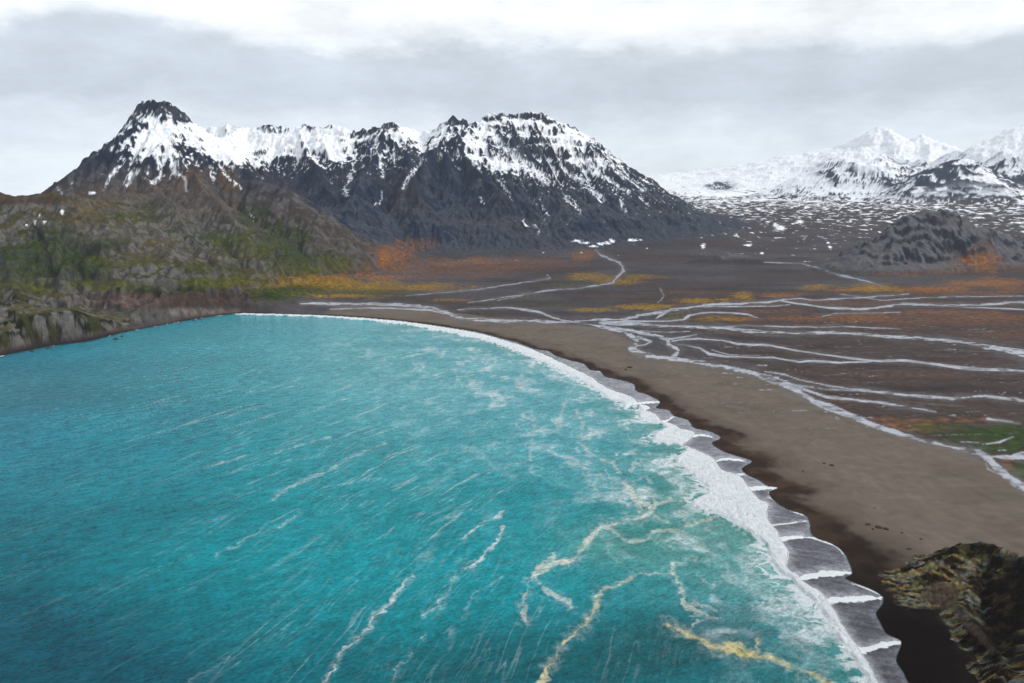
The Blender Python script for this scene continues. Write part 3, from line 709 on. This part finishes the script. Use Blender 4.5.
split('cliff_headland', V, F, keep & is_cliff, M_HILL, AT, 'low grey cliffed headland above the turquoise bay')
split('hill', V, F, keep & is_hill, M_HILL, AT, 'green and grey craggy hillside behind the headland')
split('mountain', V, F, keep & is_rng, M_ROCK, AT, 'dark snow streaked mountain range with flat topped peak')
split('distant_mountain', V, F, keep & is_far, M_FAR, AT, 'pale snow covered mountains at the head of the valley')
split('rock_hill', V, F, keep & is_kn, M_ROCK, AT, 'grey rock knoll standing on the valley floor')
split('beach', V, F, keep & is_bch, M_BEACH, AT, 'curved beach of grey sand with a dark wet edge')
split('ground', V, F, keep & is_pln, M_PLAIN, AT, 'brown gravel plain with moss and snow patches')
split('river', V, F, keep & is_riv, M_RIV, AT, 'pale braided river channels crossing the gravel plain', cat='river')
log('land meshes')

# ------------------------------------------------------------------ rivers
# ------------------------------------------------------------------ sea
rs2 = [200.]
while rs2[-1] < 2600:
    r = rs2[-1]; rs2.append(r+(4 if r < 400 else min(r*r/(CAM_H*FPX)*.8, 12)))
rs2 = np.array(rs2+[2800, 3200, 4000, 6000, 9000, 14000, 22000])
az2 = np.concatenate([np.radians(np.arange(-180, -36.5, 1.5)), az_f, np.radians(np.arange(37, 60, 1.0))])
rs2 = np.concatenate([[1, 60, 120], rs2])
A2, R2 = np.meshgrid(az2, rs2); SX = R2*np.sin(A2); SY = R2*np.cos(A2)
SPX, SPY = project(SX, SY, SX*0)
front = (SY > 50)
SPX = np.where(front, SPX, -5000); SPY = np.where(front, SPY, 5000)
ssd = -shore_sd(SX, SY)         # > 0 offshore
log('sea grid', SX.shape)
# surf line (breaker) body as a polygon on the water
SURF_O = [(240,313.5),(300,315),(330,316.2),(366,318.5),(402,321.8),(440,327),(478,333.5),(500,339.5),(520,345.5),(540,353),(560,362.5),(580,372),(596,381),(606,388),(622,394),(634,399),(641,409),(655,415),(662,422),(672,424),(682,430),(694,432),(690,440),(682,446),(700,452),(714,460),(722,470),(740,478),(748,487),(757,498),(768,505),(766,517),(774,528),(781,541),(788,552),(786,566),(795,574),(803,582),(815,590),(827,601),(838,618),(848,636),(860,652),(867,663),(877,684),(895,720)]
SURF_I = [(885,720),(869,684),(858,664),(848,650),(838,634),(829,620),(820,608),(808,596),(800,588),(790,578),(782,574),(777,566),(770,555),(764,545),(754,534),(742,527),(724,514),(700,509),(694,500),(708,492),(700,480),(680,466),(678,456),(690,448),(672,444),(655,440),(656,434),(666,428),(655,422),(640,420),(640,412),(650,408),(636,404),(626,408),(622,402),(608,398),(598,391),(580,380),(560,370),(540,361),(520,352),(500,345),(478,338),(440,330.5),(402,324),(366,320),(330,317.2),(300,315.8),(240,314.2)]
sp_ = np.array(SURF_O+SURF_I, float)
def wpoly(L): 
    x, y = at_z([p[0] for p in L], [p[1] for p in L]); return np.stack([x, y], 1)
SURF_O = [tuple(p) for p in catmull(SURF_O, 3)]; SURF_I = [tuple(p) for p in catmull(SURF_I, 3)]
SW = wpoly(SURF_O+SURF_I)
pc = np.hypot(SX, SY)**2/(CAM_H*FPX)            # metres of ground per picture row
nA = fbm(SX, SY, 16, 4, 901); nB = fbm(SX, SY, 6, 3, 902); nC = fbm(SX, SY, 45, 3, 903); nD = fbm(SX, SY, 160, 3, 904)
nA2 = fbm(SX, SY*.4, 11, 3, 906); wxs = SX+nA2*2.5; wys = SY+fbm(SX, SY*.4, 16, 3, 905)*2.5
near_s = (ssd > -40) & (ssd < 160) & front
def sgn_poly(Pw, m, X_, Y_):
    out = np.full(X_.shape, -999.); x = X_[m]; y = Y_[m]
    d = dist_poly(Pw, x, y, True); out[m] = np.where(inside(Pw, x, y), d, -d); return out
sg = sgn_poly(SW, near_s, wxs, wys)
body = ss(-2.5, 1.5, sg+nA2*2)
lace = ss(-34, 0, sg+nC*14)*ss(.25, .75, ridged(wxs+nA*6, wys, 13, 4, 911)+.35*ss(-18, 0, sg))*.75      # lacy foam on the sea side
seaside = None
# side test: landward of the breaker front -> thin swash over the sand
FRONT = wpoly(SURF_O)
d_front = dist_poly(FRONT, SX, SY)
FR2 = np.vstack([FRONT, [[FRONT[-1, 0], 0]], [[-9000, 0]], [[-9000, 3000]]])
seaw = inside(FR2, SX, SY)                      # seaward of the breaker front
swash = ((~seaw) & (ssd > 0) & (SX > -560)).astype(float)
foam = np.maximum(body, lace*seaw*.85)
# bright bubble lines along the swash lobes and their tips
EDGE = [([(734,489),(750,488.6),(765,487.6),(776,488)],2.2),([(768,541),(778,540),(790,537.5),(803,537)],2.0),([(803,537),(816,539),(835,546),(845,556)],.9),([(790,579),(800,578),(812,576),(833,573.6),(850,573)],2.8),([(815,606),(825,602),(836,600),(860,599),(880,598)],3.0),([(840,646),(852,649),(864,651),(876,648),(886,645),(899,643)],3.0),
 ([(634,404),(645,402.5),(659,402)],1.2),([(655,422),(666,421),(673,417)],1.2),([(690,437),(700,435),(712,437)],1.0),([(716,461),(730,459),(745,461)],1.2),([(770,498),(790,510),(806,516)],.8),([(855,584),(870,590),(880,595)],.8),([(597,371),(604,372)],.8),([(764,526),(775,525),(806,521)],.7),([(736,474),(745,475)],.8)]
def pxd(pts, X_, Y_): 
    return dist_poly(np.array(pts, float), X_, Y_)
wpx = SPX+(nB*1.2+nA*1.5)*1.5/np.maximum(pc, .5); wpy = SPY+nA*1.5/np.maximum(pc, .5)
for pts, w in EDGE:
    Pc = catmull(pts, 4) if len(pts) > 2 else np.array(pts, float)
    t_ = np.clip((wpx-Pc[0, 0])/(Pc[-1, 0]-Pc[0, 0]+1e-6), 0, 1)
    wv = w*(.55+.75*np.sin(np.pi*np.clip(t_, 0, .93))**.8+.25*(1-t_))
    d = pxd(Pc, wpx, wpy); e_ = ss(wv*1.15, wv*.35, d+nB*w*.5)*(SX > -560)
    foam = np.maximum(foam, e_*(.8+.2*ss(-.2, .3, nA)))
rim = ss(.9, .25, np.abs(ssd-.4)/np.maximum(.7*pc, .6))*(SX > -560)*ss(-.1, .4, nA+.1)*.35
foam = np.maximum(foam, rim)
# thin film: grey, streaked by the backwash, with wet shine painted into its colour
# traced drift lines of foam and weed
LINES = [([(541,690),(549,668),(558.7,651),(573,636),(585,625),(593,614),(597.5,604),(597.8,594)],2.6,1.0,.8),
 ([(524,620),(524,605),(524,595),(529,583),(534,575),(543,565),(554,555)],2.4,.8,.35),([(534,575),(543,568),(560,562),(573,560),(580,552),(583,548),(589,540),(593,534),(602,527),(612,524),(625,520),(641,517),(652,512),(648,505),(637,499),(632,491),(627,485)],2.6,.95,.4),
 ([(637,499),(636,505),(640,512)],1.6,.7,.4),([(651,512),(657,505),(651,495),(640,492),(634,497)],1.3,.7,.4),([(642,517),(655,505),(671,499)],1.5,.7,.4),([(652,513),(660,520),(668,521)],1.4,.7,.3),([(534,575),(541,586),(550,593),(568,602),(572,608)],2.2,.75,.3),([(600,523),(612,530),(625,541),(644,541),(650,535),(661,531)],1.5,.6,.3),([(655,541),(661,533),(690,526),(705,520),(720,516)],1.5,.6,.5),
 ([(598,594),(606,589),(617,585),(626,580),(632,577)],1.5,.8,.7),([(632,577),(651,575),(672,572)],.8,.5,.1),
 ([(695,559),(686,560),(674,564),(672,570),(676,578),(682,590),(684,600),(686,607),(695,612),(712,616)],2.2,.75,.4),([(684,607),(700,606),(716,609)],1.5,.5,.2),
 ([(668,624),(676,629),(686,634),(698,638),(710,644),(722,649),(730,651),(742,654),(764,655),(780,661),(793,668),(815,676),(840,690)],3.0,1.0,.9),([(728,646),(736,650),(745,655),(752,652)],3.4,1,1.0),([(738,644),(745,652),(756,649),(758,640)],2.0,.8,.9),([(690,628),(700,620),(712,616),(722,620)],1.4,.5,.2),
 ([(322,690),(330,671),(339,656),(350,643),(363,631),(376,618),(388,605),(400,590),(412,575)],1.5,.75,.15),([(363,631),(372,618),(380,608),(392,600)],1.0,.5,.1),
 ([(451,580),(458,574),(466,570),(473,567),(480,562),(488,552),(495,543),(500,534),(503,526)],1.3,.75,.1),([(463,539),(475,530),(486,521),(496,517),(505,512)],1.3,.7,.1),([(424,617),(433,608),(441,600),(446,592)],1.4,.5,.1),([(445,596),(462,570),(475,560)],.8,.3,0),
 ([(624,483),(628,490),(632,498),(640,505),(643,511)],1.6,.8,.4),
 ([(558,428),(561,414),(566,401),(570,399)],1.8,.55,.5),([(577,412),(583,424),(581,436),(584,445),(590,454),(602,459),(613,463),(619,471)],2.0,.6,.4),([(531,410),(535,420),(533,433),(530,447),(531,461)],1.6,.45,.3),([(490,357),(486,363),(482,371)],1.8,.5,.4),([(522,376),(518,386),(524,384)],2,.55,.5),([(455,370),(458,380),(463,386),(475,388),(484,381)],1.6,.4,.3),
 ([(606,470),(612,482),(613,496)],1.2,.5,.1),([(622,484),(640,478),(646,476),(652,484)],1.0,.4,.2),
 ([(275,494),(300,482),(330,470),(350,458),(385,443)],1.3,.45,.05),([(205,468),(225,462),(245,456)],.9,.5,0),([(275,453),(300,445),(330,437)],.9,.4,0),([(215,556),(235,546),(262,530)],.8,.3,0),([(272,500),(290,488),(310,480)],.9,.5,0),([(280,528),(300,512)],.9,.4,0),([(462,618),(470,600),(480,588)],.8,.3,0),
 ([(190,683),(210,670),(232,657)],.9,.35,0),([(390,683),(410,655),(425,635)],1.0,.3,0)]
yel = np.zeros(SX.shape); drift = np.zeros(SX.shape)
inv = front & (SPY > 318) & (SPY < 760) & (SPX > 150) & (SPX < 900)
lx = wpx[inv]+nB[inv]*1.2; ly = wpy[inv]+nA[inv]*2.0/np.clip(pc[inv], .8, 9)*1.2; brk = fbm(SX[inv], SY[inv], 20, 4, 921)
dr = np.zeros(lx.shape); yl = np.zeros(lx.shape)
def web(X_, Y_, wl, seed, wide):
    """network of thin curved lines: zero crossings of a warped noise"""
    q = pn(X_/wl, Y_/wl, seed)+.45*pn(X_/wl*2.3, Y_/wl*2.3, seed+1)+.2*pn(X_/wl*5, Y_/wl*5, seed+2)
    return ss(wide, 0, np.abs(q))
fil = np.maximum(web(wxs, wys*.6, 16, 941, .24), .7*web(wxs, wys*.6, 7, 951, .24))
filv = fil[inv]
for pts, w, a, yy in LINES:
    d = pxd(pts, lx, ly)
    core = ss(w*1.4, w*.2, d+brk*w*1.1)*(.75+.35*filv)
    halo = ss(w*5.5, w*.8, d+brk*w*2)*filv*.45*ss(-.4, .4, brk)
    m = np.maximum(core, halo)*a
    yl = np.where(m > dr, yy, yl); dr = np.maximum(dr, m)
drift[inv] = dr; yel[inv] = yl
def pblob(px, py, rx, ry): return np.exp(-(((SPX-px)/rx)**2+((SPY-py)/ry)**2))
# wind rows: thin foam streaks along the direction of the traced ones
_a = np.array(at_z(385, 443))-np.array(at_z(275, 494)); _a /= np.hypot(*_a)
_b = np.array(at_z(412, 575))-np.array(at_z(324, 680)); _b /= np.hypot(*_b)
log('streak directions', _a, _b)
def rows(dv, wl, seed):
    u = SX*dv[0]+SY*dv[1]; v = -SX*dv[1]+SY*dv[0]
    v = v+nD*9+nC*1.5
    q = pn(u/(wl*15), v/wl, seed)+.5*pn(u/(wl*8), v/wl*2.1, seed+1)
    br = ss(-.05, .5, pn(u/130., v/26., seed+2)+.35*pn(u/18., v/7., seed+3))
    return ss(.11, .0, np.abs(q))*br
wz = np.clip(pblob(380,455,140,60)+.6*pblob(290,410,150,45)+.8*pblob(430,520,110,60)+.35*pblob(150,560,160,90)+.3*pblob(150,400,160,60), 0, 1)*front
wz2 = np.clip(pblob(420,610,140,80)+.4*pblob(240,650,110,40)+.4*pblob(620,640,80,50), 0, 1)*front
windf = np.maximum(np.maximum(rows(_a, 15, 961), .7*rows(_a, 7, 971))*wz*.55, np.maximum(rows(_b, 9, 981), .7*rows(_b, 4.5, 991))*wz2*.4)
mx_ = wxs+nC*16+nA*3; my_ = wys*.45+nD*22+nB*2
mott = np.maximum(web(mx_, my_*.8, 75, 941, .17)*ss(-.5, .3, nC+.3*nA), .7*web(mx_+50, my_*.8, 34, 945, .18)*ss(-.2, .5, nA+nC*.5))
mz = np.clip(pblob(530,385,120,52)+pblob(640,440,75,60)+.8*pblob(690,520,70,70)+.6*pblob(450,350,110,24)+.6*pblob(760,620,90,70)+.35*pblob(560,460,150,60), 0, 1.1)*front
mottf = (mott*.72+.12)*mz*ss(-.6, .5, nD+.6*nC)
off_ = ss(150, 10, ssd)*ss(330, 470, SPY)*(ssd > 0)*front
mottf = np.maximum(mottf, np.maximum(fil, web(wxs, wys, 30, 995, .4))*off_*seaw*.40*ss(-.3, .5, nC+nA*.4))
pz = ss(1.25, .4, np.sqrt(((SPX-790)/38)**2+((SPY-605)/16)**2)+.6*nB)+ss(1.2, .4, np.sqrt(((SPX-812)/30)**2+((SPY-634)/14)**2)+.6*nB)
mottf = np.maximum(mottf, np.clip(pz, 0, 1)*(.35+.5*web(wxs, wys, 9, 997, .6))*seaw)
cream = np.clip(.35+.6*nC, 0, 1)*mz
soft = np.maximum(windf, mottf)
yel = np.where(drift > soft, yel, cream*.5)
# ---- body colour of the water
shallow = ss(150, 0, ssd)
teal = C3((.000, .275, .310)); deepc = C3((.000, .088, .125)); blu = C3((.030, .215, .310)); greenw = C3((.050, .255, .225)); milky = C3((.105, .400, .440))
wc = np.broadcast_to(teal, SX.shape+(3,))
left = ss(420, -60, SPX+(SPY-400)*.2+nD*60)
wc = mix(wc, blu*1.0, left*ss(620, 420, SPY)*.8)
wc = mix(wc, deepc, np.clip(left*ss(400, 640, SPY)+.65*ss(560, 700, SPY+nD*40), 0, 1)*front)
wc = mix(wc, milky, np.clip(pblob(480,385,210,75)+.5*pblob(330,350,200,45), 0, 1)*.9)
wc = mix(wc, greenw, np.clip(shallow*.75+pblob(700,520,90,80)*.8+pblob(610,545,60,26)*.6, 0, 1)*(SPX > 380))
wc = mix(wc, C3((.0, .07, .078)), np.clip(pblob(680,640,100,34)+.8*pblob(520,670,180,40), 0, 1)*.75)
wc = mix(wc, C3((.05, .17, .20)), pblob(40,390,160,24)*.5)
wc = wc*(1+.10*nD[..., None]+.10*nC[..., None]*ss(200, 500, SPY)[..., None])
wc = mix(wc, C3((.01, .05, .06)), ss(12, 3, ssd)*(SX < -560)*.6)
ridge_f = fbm(SX*.5+SY*.2, SY, 9, 3, 951)
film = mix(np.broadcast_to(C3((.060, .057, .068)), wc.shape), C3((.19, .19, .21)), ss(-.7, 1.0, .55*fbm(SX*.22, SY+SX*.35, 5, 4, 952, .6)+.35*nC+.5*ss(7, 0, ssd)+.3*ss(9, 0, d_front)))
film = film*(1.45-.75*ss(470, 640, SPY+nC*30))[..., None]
film = mix(film, C3((.34, .34, .37)), ss(9, 0, d_front+nA2*3)*.55)
for pts, w in EDGE:
    Pc = catmull(pts, 4) if len(pts) > 2 else np.array(pts, float)
    yy_ = np.interp(SPX, Pc[:, 0], Pc[:, 1]); up = np.where((SPX > Pc[0, 0]-3) & (SPX < Pc[-1, 0]+2), yy_-SPY, 999.)
    film = mix(film, C3((.40, .40, .43)), np.where((up > -1) & (up < 26), ss(4.5*w, 0, up+nA2*2.5)*.6, 0))  # painted wet shine: film colour brightens above each bubble line
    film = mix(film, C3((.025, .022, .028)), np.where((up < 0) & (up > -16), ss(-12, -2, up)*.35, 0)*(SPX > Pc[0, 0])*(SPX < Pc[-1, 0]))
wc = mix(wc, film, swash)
fcol = mix(np.broadcast_to(C3((.84, .86, .86)), wc.shape), C3((.70, .58, .27)), np.clip(yel*ss(.1, .5, drift), 0, 1))
fw = np.maximum(web(wxs, wys, 12, 1001, .22)*ss(-.3, .3, nC+.2), .8*web(wxs, wys*.7, 5, 1003, .25))
fcol = mix(fcol, C3((.42, .52, .54)), fw*body*.32)
yspot = np.clip(pblob(742,653,8,5)*1.2, 0, 1)*(drift > .3)
fcol = mix(fcol, C3((.75, .58, .12)), yspot)
wc = np.clip(wc, 0, 1)
thin = np.clip(np.maximum(drift, soft*.95)*(1-swash)*(.8+.35*nB), 0, 1)
wc = mix(wc, fcol, thin*.9)
foam_all = np.clip(foam, 0, 1)
# surf stands a little above the water
SZ = foam*.0+ss(-1, 3, sg)*(.6+2.2*np.abs(nA2)+3.2*np.abs(nA))*ss(0, 6, ssd)*1.2
SZ = np.where(np.isfinite(SZ), np.clip(SZ, 0, 2), 0)+0*SX
# white water flecks at the foot of the headland
fl = ss(7, 1, ssd+nB*3)*(SX < -560)*ss(.15, .4, nA+.3*nC)*front
foam_all = np.maximum(foam_all, fl*.9)
log('sea masks')
def sea_mat():
    t = NT('sea_water'); a = t.node('ShaderNodeAttribute', attribute_name='albedo'); f = t.node('ShaderNodeAttribute', attribute_name='foam')
    fcx = t.node('ShaderNodeAttribute', attribute_name='foamcol'); sw = t.node('ShaderNodeAttribute', attribute_name='swash')
    geo = t.node('ShaderNodeNewGeometry')
    mp = t.node('ShaderNodeMapping'); t.link(geo.outputs['Position'], mp.inputs[0]); mp.inputs['Rotation'].default_value = (0, 0, float(math.atan2(_a[1], _a[0])*.45)); mp.vector_type = 'TEXTURE'; mp.inputs['Scale'].default_value = (1.7, 1, 1)
    n1 = noise_node(t, mp.outputs[0], .11, 5, .62); n2 = noise_node(t, mp.outputs[0], .42, 5, .65)
    n3 = noise_node(t, geo.outputs['Position'], .9, 5, .7)
    h = math_(t, 'ADD', math_(t, 'MULTIPLY', n1, 2.6), math_(t, 'MULTIPLY', n2, .75))
    h = math_(t, 'MULTIPLY', h, maprange(t, sw.outputs['Fac'], 0, 1, 1, .05))
    h = math_(t, 'ADD', h, math_(t, 'MULTIPLY', math_(t, 'MULTIPLY', n3, f.outputs['Fac']), .8))
    b = t.node('ShaderNodeBump'); b.inputs['Strength'].default_value = 1.0; b.inputs['Distance'].default_value = 2.2; t.link(h, b.inputs['Height'])
    p = t.node('ShaderNodeBsdfPrincipled'); p.inputs['Roughness'].default_value = .12; p.inputs['IOR'].default_value = 1.33; p.inputs['Specular IOR Level'].default_value = .2
    t.link(b.outputs[0], p.inputs['Normal'])
    k = math_(t, 'MULTIPLY', maprange(t, n1, .35, .65, .76, 1.2), maprange(t, n2, .35, .65, .70, 1.28))  # ripple shading painted into the water colour, troughs darker
    mx = t.node('ShaderNodeVectorMath', operation='SCALE'); t.link(a.outputs['Color'], mx.inputs[0]); t.link(k, mx.inputs['Scale'])
    t.link(mx.outputs[0], p.inputs['Base Color'])
    # foam on top: broken up finely
    d = t.node('ShaderNodeBsdfDiffuse'); t.link(fcx.outputs['Color'], d.inputs['Color']); t.link(b.outputs[0], d.inputs['Normal'])
    e = math_(t, 'ADD', f.outputs['Fac'], math_(t, 'MULTIPLY', math_(t, 'SUBTRACT', n3, .5), .9))
    e2 = maprange(t, e, .25, .75, 0, 1)
    fac = math_(t, 'MULTIPLY', e2, maprange(t, f.outputs['Fac'], .02, .2, 0, 1))
    ms = t.node('ShaderNodeMixShader'); t.link(fac, ms.inputs[0]); t.link(p.outputs[0], ms.inputs[1]); t.link(d.outputs[0], ms.inputs[2])
    t.link(ms.outputs[0], t.out.inputs[0]); return t.m
M_SEA = sea_mat()
nr2, na2 = SX.shape
idx = np.arange(nr2*na2).reshape(nr2, na2)
F2 = np.stack([idx[:-1, :-1], idx[:-1, 1:], idx[1:, 1:], idx[1:, :-1]], -1).reshape(-1, 4)
keep2 = (ssd[:-1, :-1].ravel() > -16)
V2 = np.stack([SX, SY, SZ], -1).reshape(-1, 3)
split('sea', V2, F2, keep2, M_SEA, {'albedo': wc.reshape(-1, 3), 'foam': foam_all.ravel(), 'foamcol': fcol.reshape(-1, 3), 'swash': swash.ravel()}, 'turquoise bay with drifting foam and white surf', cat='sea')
log('sea')

# ------------------------------------------------------------------ loose rocks
def rock_mat(name, c1, c2):
    t = NT(name); geo = t.node('ShaderNodeNewGeometry'); n = noise_node(t, geo.outputs['Position'], 1.2, 5, .7)
    r = t.node('ShaderNodeValToRGB'); r.color_ramp.elements[0].position = .35; r.color_ramp.elements[0].color = c1+(1,)
    r.color_ramp.elements[1].position = .65; r.color_ramp.elements[1].color = c2+(1,); t.link(n, r.inputs[0])
    b = t.node('ShaderNodeBump'); b.inputs['Distance'].default_value = .4; t.link(n, b.inputs['Height'])
    p = t.node('ShaderNodeBsdfPrincipled'); p.inputs['Roughness'].default_value = .85
    t.link(r.outputs[0], p.inputs['Base Color']); t.link(b.outputs[0], p.inputs['Normal']); t.link(p.outputs[0], t.out.inputs[0]); return t.m
M_WEED = rock_mat('brown_weed_rock', (.014, .010, .006), (.06, .04, .018)); M_SHR = rock_mat('wet_shore_rock', (.015, .014, .014), (.07, .065, .06))
def icos(sub=3):
    import bmesh
    bm = bmesh.new(); bmesh.ops.create_icosphere(bm, subdivisions=sub, radius=1)
    v = np.array([w.co[:] for w in bm.verts]); f = np.array([[w.index for w in q.verts] for q in bm.faces]); bm.free(); return v, f
IV, IF = icos(4)
def boulder(name, px, py, size, flat, mat, label, group, seed):
    x, y, z = drape([px], [py]); x, y, z = float(x[0]), float(y[0]), max(float(z[0]), 0)
    v = IV.copy()
    n = pn(v[:, 0]*1.3+seed, v[:, 1]*1.3+v[:, 2]*1.7, seed)*.7+pn(v[:, 0]*3+seed, v[:, 1]*3-v[:, 2]*3.3, seed+1)*.45+pn(v[:, 0]*7+v[:, 2]*6, v[:, 1]*7-v[:, 2]*5, seed+2)*.2
    v = v*(1+n)[:, None]; v *= np.array([size, size*.75, size*flat])
    a = seed*1.7; c, s = math.cos(a), math.sin(a); v = np.stack([v[:, 0]*c-v[:, 1]*s, v[:, 0]*s+v[:, 1]*c, v[:, 2]], 1)
    o = grid_mesh(name, v, IF, mat, {}, False); o.location = (x, y, z+size*flat*.25)
    o['label'] = label; o['category'] = 'rock'
    if group: o['group'] = group
BO = [(879,527.5,3.0,.35,'broad dark weed-covered rock at the centre of the cluster on the grey beach'),
 (886,529,2.6,.35,'dark weed-covered rock at the right end of the beach cluster'),
 (868,524.5,2.2,.35,'small brown rock at the left end of the beach cluster'),
 (873,529,1.4,.35,'tiny brown rock below the beach cluster'),
 (902,533,1.1,.4,'lone brown stone right of the rock cluster on the grey sand'),
 (921,539,1.3,.4,'lone brown stone between the rock cluster and the ochre outcrop'),
 (909,549,2.0,.3,'flat dark stone beside the left edge of the ochre outcrop'),
 (916,556,1.3,.4,'small dark stone nearest the ochre outcrop'),
 (883,554,1.8,.35,'reddish brown rock at the edge of the dark wet sand'),
 (875,508,1.0,.4,'lone pebble-sized stone uphill of the rock cluster'),
 (824,463.5,1.8,.35,'smaller of two dark rocks midway along the beach'),
 (832,465.5,2.6,.35,'larger of two dark rocks midway along the beach'),
 (803,471,1.6,.35,'dark stone at the border of wet and dry sand'),
 (630,367.5,4.6,.35,'dark weedy mound on the sand just below the river bend'),
 (626,369.5,3.0,.35,'small mound left of the weedy mound below the river bend')]
for k, b in enumerate(BO): boulder('boulder', b[0], b[1], b[2], b[3], M_WEED, b[4], 'stones on the beach', 20+k)
SR = [(116,340.5,5,.5,'dark sea rock off the tip of the low headland'),(122,337.5,4,.5,'small sea rock closest to the tip of the headland'),
 (200,319.6,6,.4,'dark rock awash at the foot of the maroon scree'),(194,321,4,.4,'low rock awash left of the one below the maroon scree'),
 (48,349,4,.5,'dark rock in the water below the grey cliff'),(32,352,5,.5,'left rock in the water below the grey cliff')]
for k, b in enumerate(SR): boulder('sea_rock', b[0], b[1], b[2], b[3], M_SHR, b[4], 'rocks awash along the headland', 50+k)

# ------------------------------------------------------------------ haze box
def box_mesh(name, a, b, mat):
    v = np.array([(x, y, z) for x in (a[0], b[0]) for y in (a[1], b[1]) for z in (a[2], b[2])], float)
    f = np.array([(0, 1, 3, 2), (4, 6, 7, 5), (0, 4, 5, 1), (2, 3, 7, 6), (0, 2, 6, 4), (1, 5, 7, 3)])
    return grid_mesh(name, v, f, mat, {}, False)
t = NT('haze_air'); vp = t.node('ShaderNodeVolumePrincipled'); vp.inputs['Color'].default_value = (.80, .88, 1, 1); vp.inputs['Density'].default_value = 2.0e-5; vp.inputs['Anisotropy'].default_value = .2
t.link(vp.outputs[0], t.out.inputs['Volume'])
hz = box_mesh('haze', (-24000, -24000, -40), (24000, 24000, 2600), t.m); hz['kind'] = 'stuff'; hz['label'] = 'thin pale haze in the air of the valley'

# ------------------------------------------------------------------ sky and sun
SUN_EL, SUN_AZ = math.radians(38), math.radians(98)     # azimuth from +Y towards +X
w = bpy.data.worlds.new('World'); scene.world = w; w.use_nodes = True
nt = w.node_tree; nt.nodes.clear()
class WT(NT):
    def __init__(s): s.n = nt.nodes; s.l = nt.links
t = WT(); out = t.node('ShaderNodeOutputWorld')
sky = t.node('ShaderNodeTexSky', sky_type='NISHITA'); sky.sun_disc = False; sky.sun_elevation = SUN_EL; sky.sun_rotation = SUN_AZ
bs_ = t.node('ShaderNodeBackground'); t.link(sky.outputs[0], bs_.inputs[0]); bs_.inputs[1].default_value = .1
tc = t.node('ShaderNodeTexCoord'); sep = t.node('ShaderNodeSeparateXYZ'); t.link(tc.outputs['Generated'], sep.inputs[0])
def mapped(sc, loc=(0, 0, 0)):
    mp = t.node('ShaderNodeMapping'); mp.inputs['Scale'].default_value = sc; mp.inputs['Location'].default_value = loc; t.link(tc.outputs['Generated'], mp.inputs[0]); return mp.outputs[0]
nb = noise_node(t, mapped((1.6, 1.6, 4)), 2.3, 8, .66); ns = noise_node(t, mapped((2.2, 2.2, 6), (3, 1, 0)), 3.0, 8, .66); nw = noise_node(t, mapped((1, 1, 2), (7, 2, 0)), 1.5, 3, .5)
zz = math_(t, 'ADD', sep.outputs['Z'], math_(t, 'MULTIPLY', math_(t, 'SUBTRACT', nb, .5), .13))
zz = math_(t, 'ADD', zz, math_(t, 'MULTIPLY', math_(t, 'SUBTRACT', nw, .5), .10))
zz = math_(t, 'ADD', zz, math_(t, 'MULTIPLY', sep.outputs['X'], -.02))
rp = t.node('ShaderNodeValToRGB'); cr = rp.color_ramp
stops = [(0.0, (.65, .70, .73)), (.05, (.66, .71, .74)), (.08, (.59, .64, .69)), (.115, (.44, .49, .54)), (.165, (.46, .51, .56)), (.182, (.66, .69, .72)), (.205, (.78, .80, .81)), (.29, (.60, .63, .66)), (.42, (.52, .55, .60)), (1.0, (.50, .54, .60))]
cr.elements[0].position = 0; cr.elements[0].color = stops[0][1]+(1,); cr.elements[1].position = 1; cr.elements[1].color = stops[-1][1]+(1,)
for p_, c_ in stops[1:-1]:
    e = cr.elements.new(p_); e.color = c_+(1,)
t.link(zz, rp.inputs[0])
sc_ = t.node('ShaderNodeVectorMath', operation='SCALE'); t.link(rp.outputs[0], sc_.inputs[0])
t.link(math_(t, 'MULTIPLY', maprange(t, ns, .3, .7, .84, 1.14), maprange(t, sep.outputs['X'], -.5, .1, 1.14, 1.0)), sc_.inputs['Scale'])
bc = t.node('ShaderNodeBackground'); t.link(sc_.outputs[0], bc.inputs[0]); bc.inputs[1].default_value = 1.28
mxs = t.node('ShaderNodeMixShader'); mxs.inputs[0].default_value = .94
t.link(bs_.outputs[0], mxs.inputs[1]); t.link(bc.outputs[0], mxs.inputs[2]); t.link(mxs.outputs[0], out.inputs[0])
sl = bpy.data.lights.new('sun', 'SUN'); sl.energy = 1.9; sl.angle = math.radians(10); sl.color = (1, .96, .9)
so = bpy.data.objects.new('sun', sl); COL.objects.link(so)
from mathutils import Vector
d = Vector((math.sin(SUN_AZ)*math.cos(SUN_EL), math.cos(SUN_AZ)*math.cos(SUN_EL), math.sin(SUN_EL)))
so.rotation_euler = d.to_track_quat('Z', 'Y').to_euler(); so.location = (0, 0, 1200)

scene.render.engine = 'CYCLES'
scene.cycles.use_denoising = True
scene.cycles.max_bounces = 4; scene.cycles.diffuse_bounces = 2; scene.cycles.glossy_bounces = 2; scene.cycles.volume_bounces = 0
vs = scene.view_settings; vs.view_transform = 'Standard'; vs.look = 'None'; vs.exposure = 0.22; vs.gamma = 1; vs.use_curve_mapping = False
log('done')
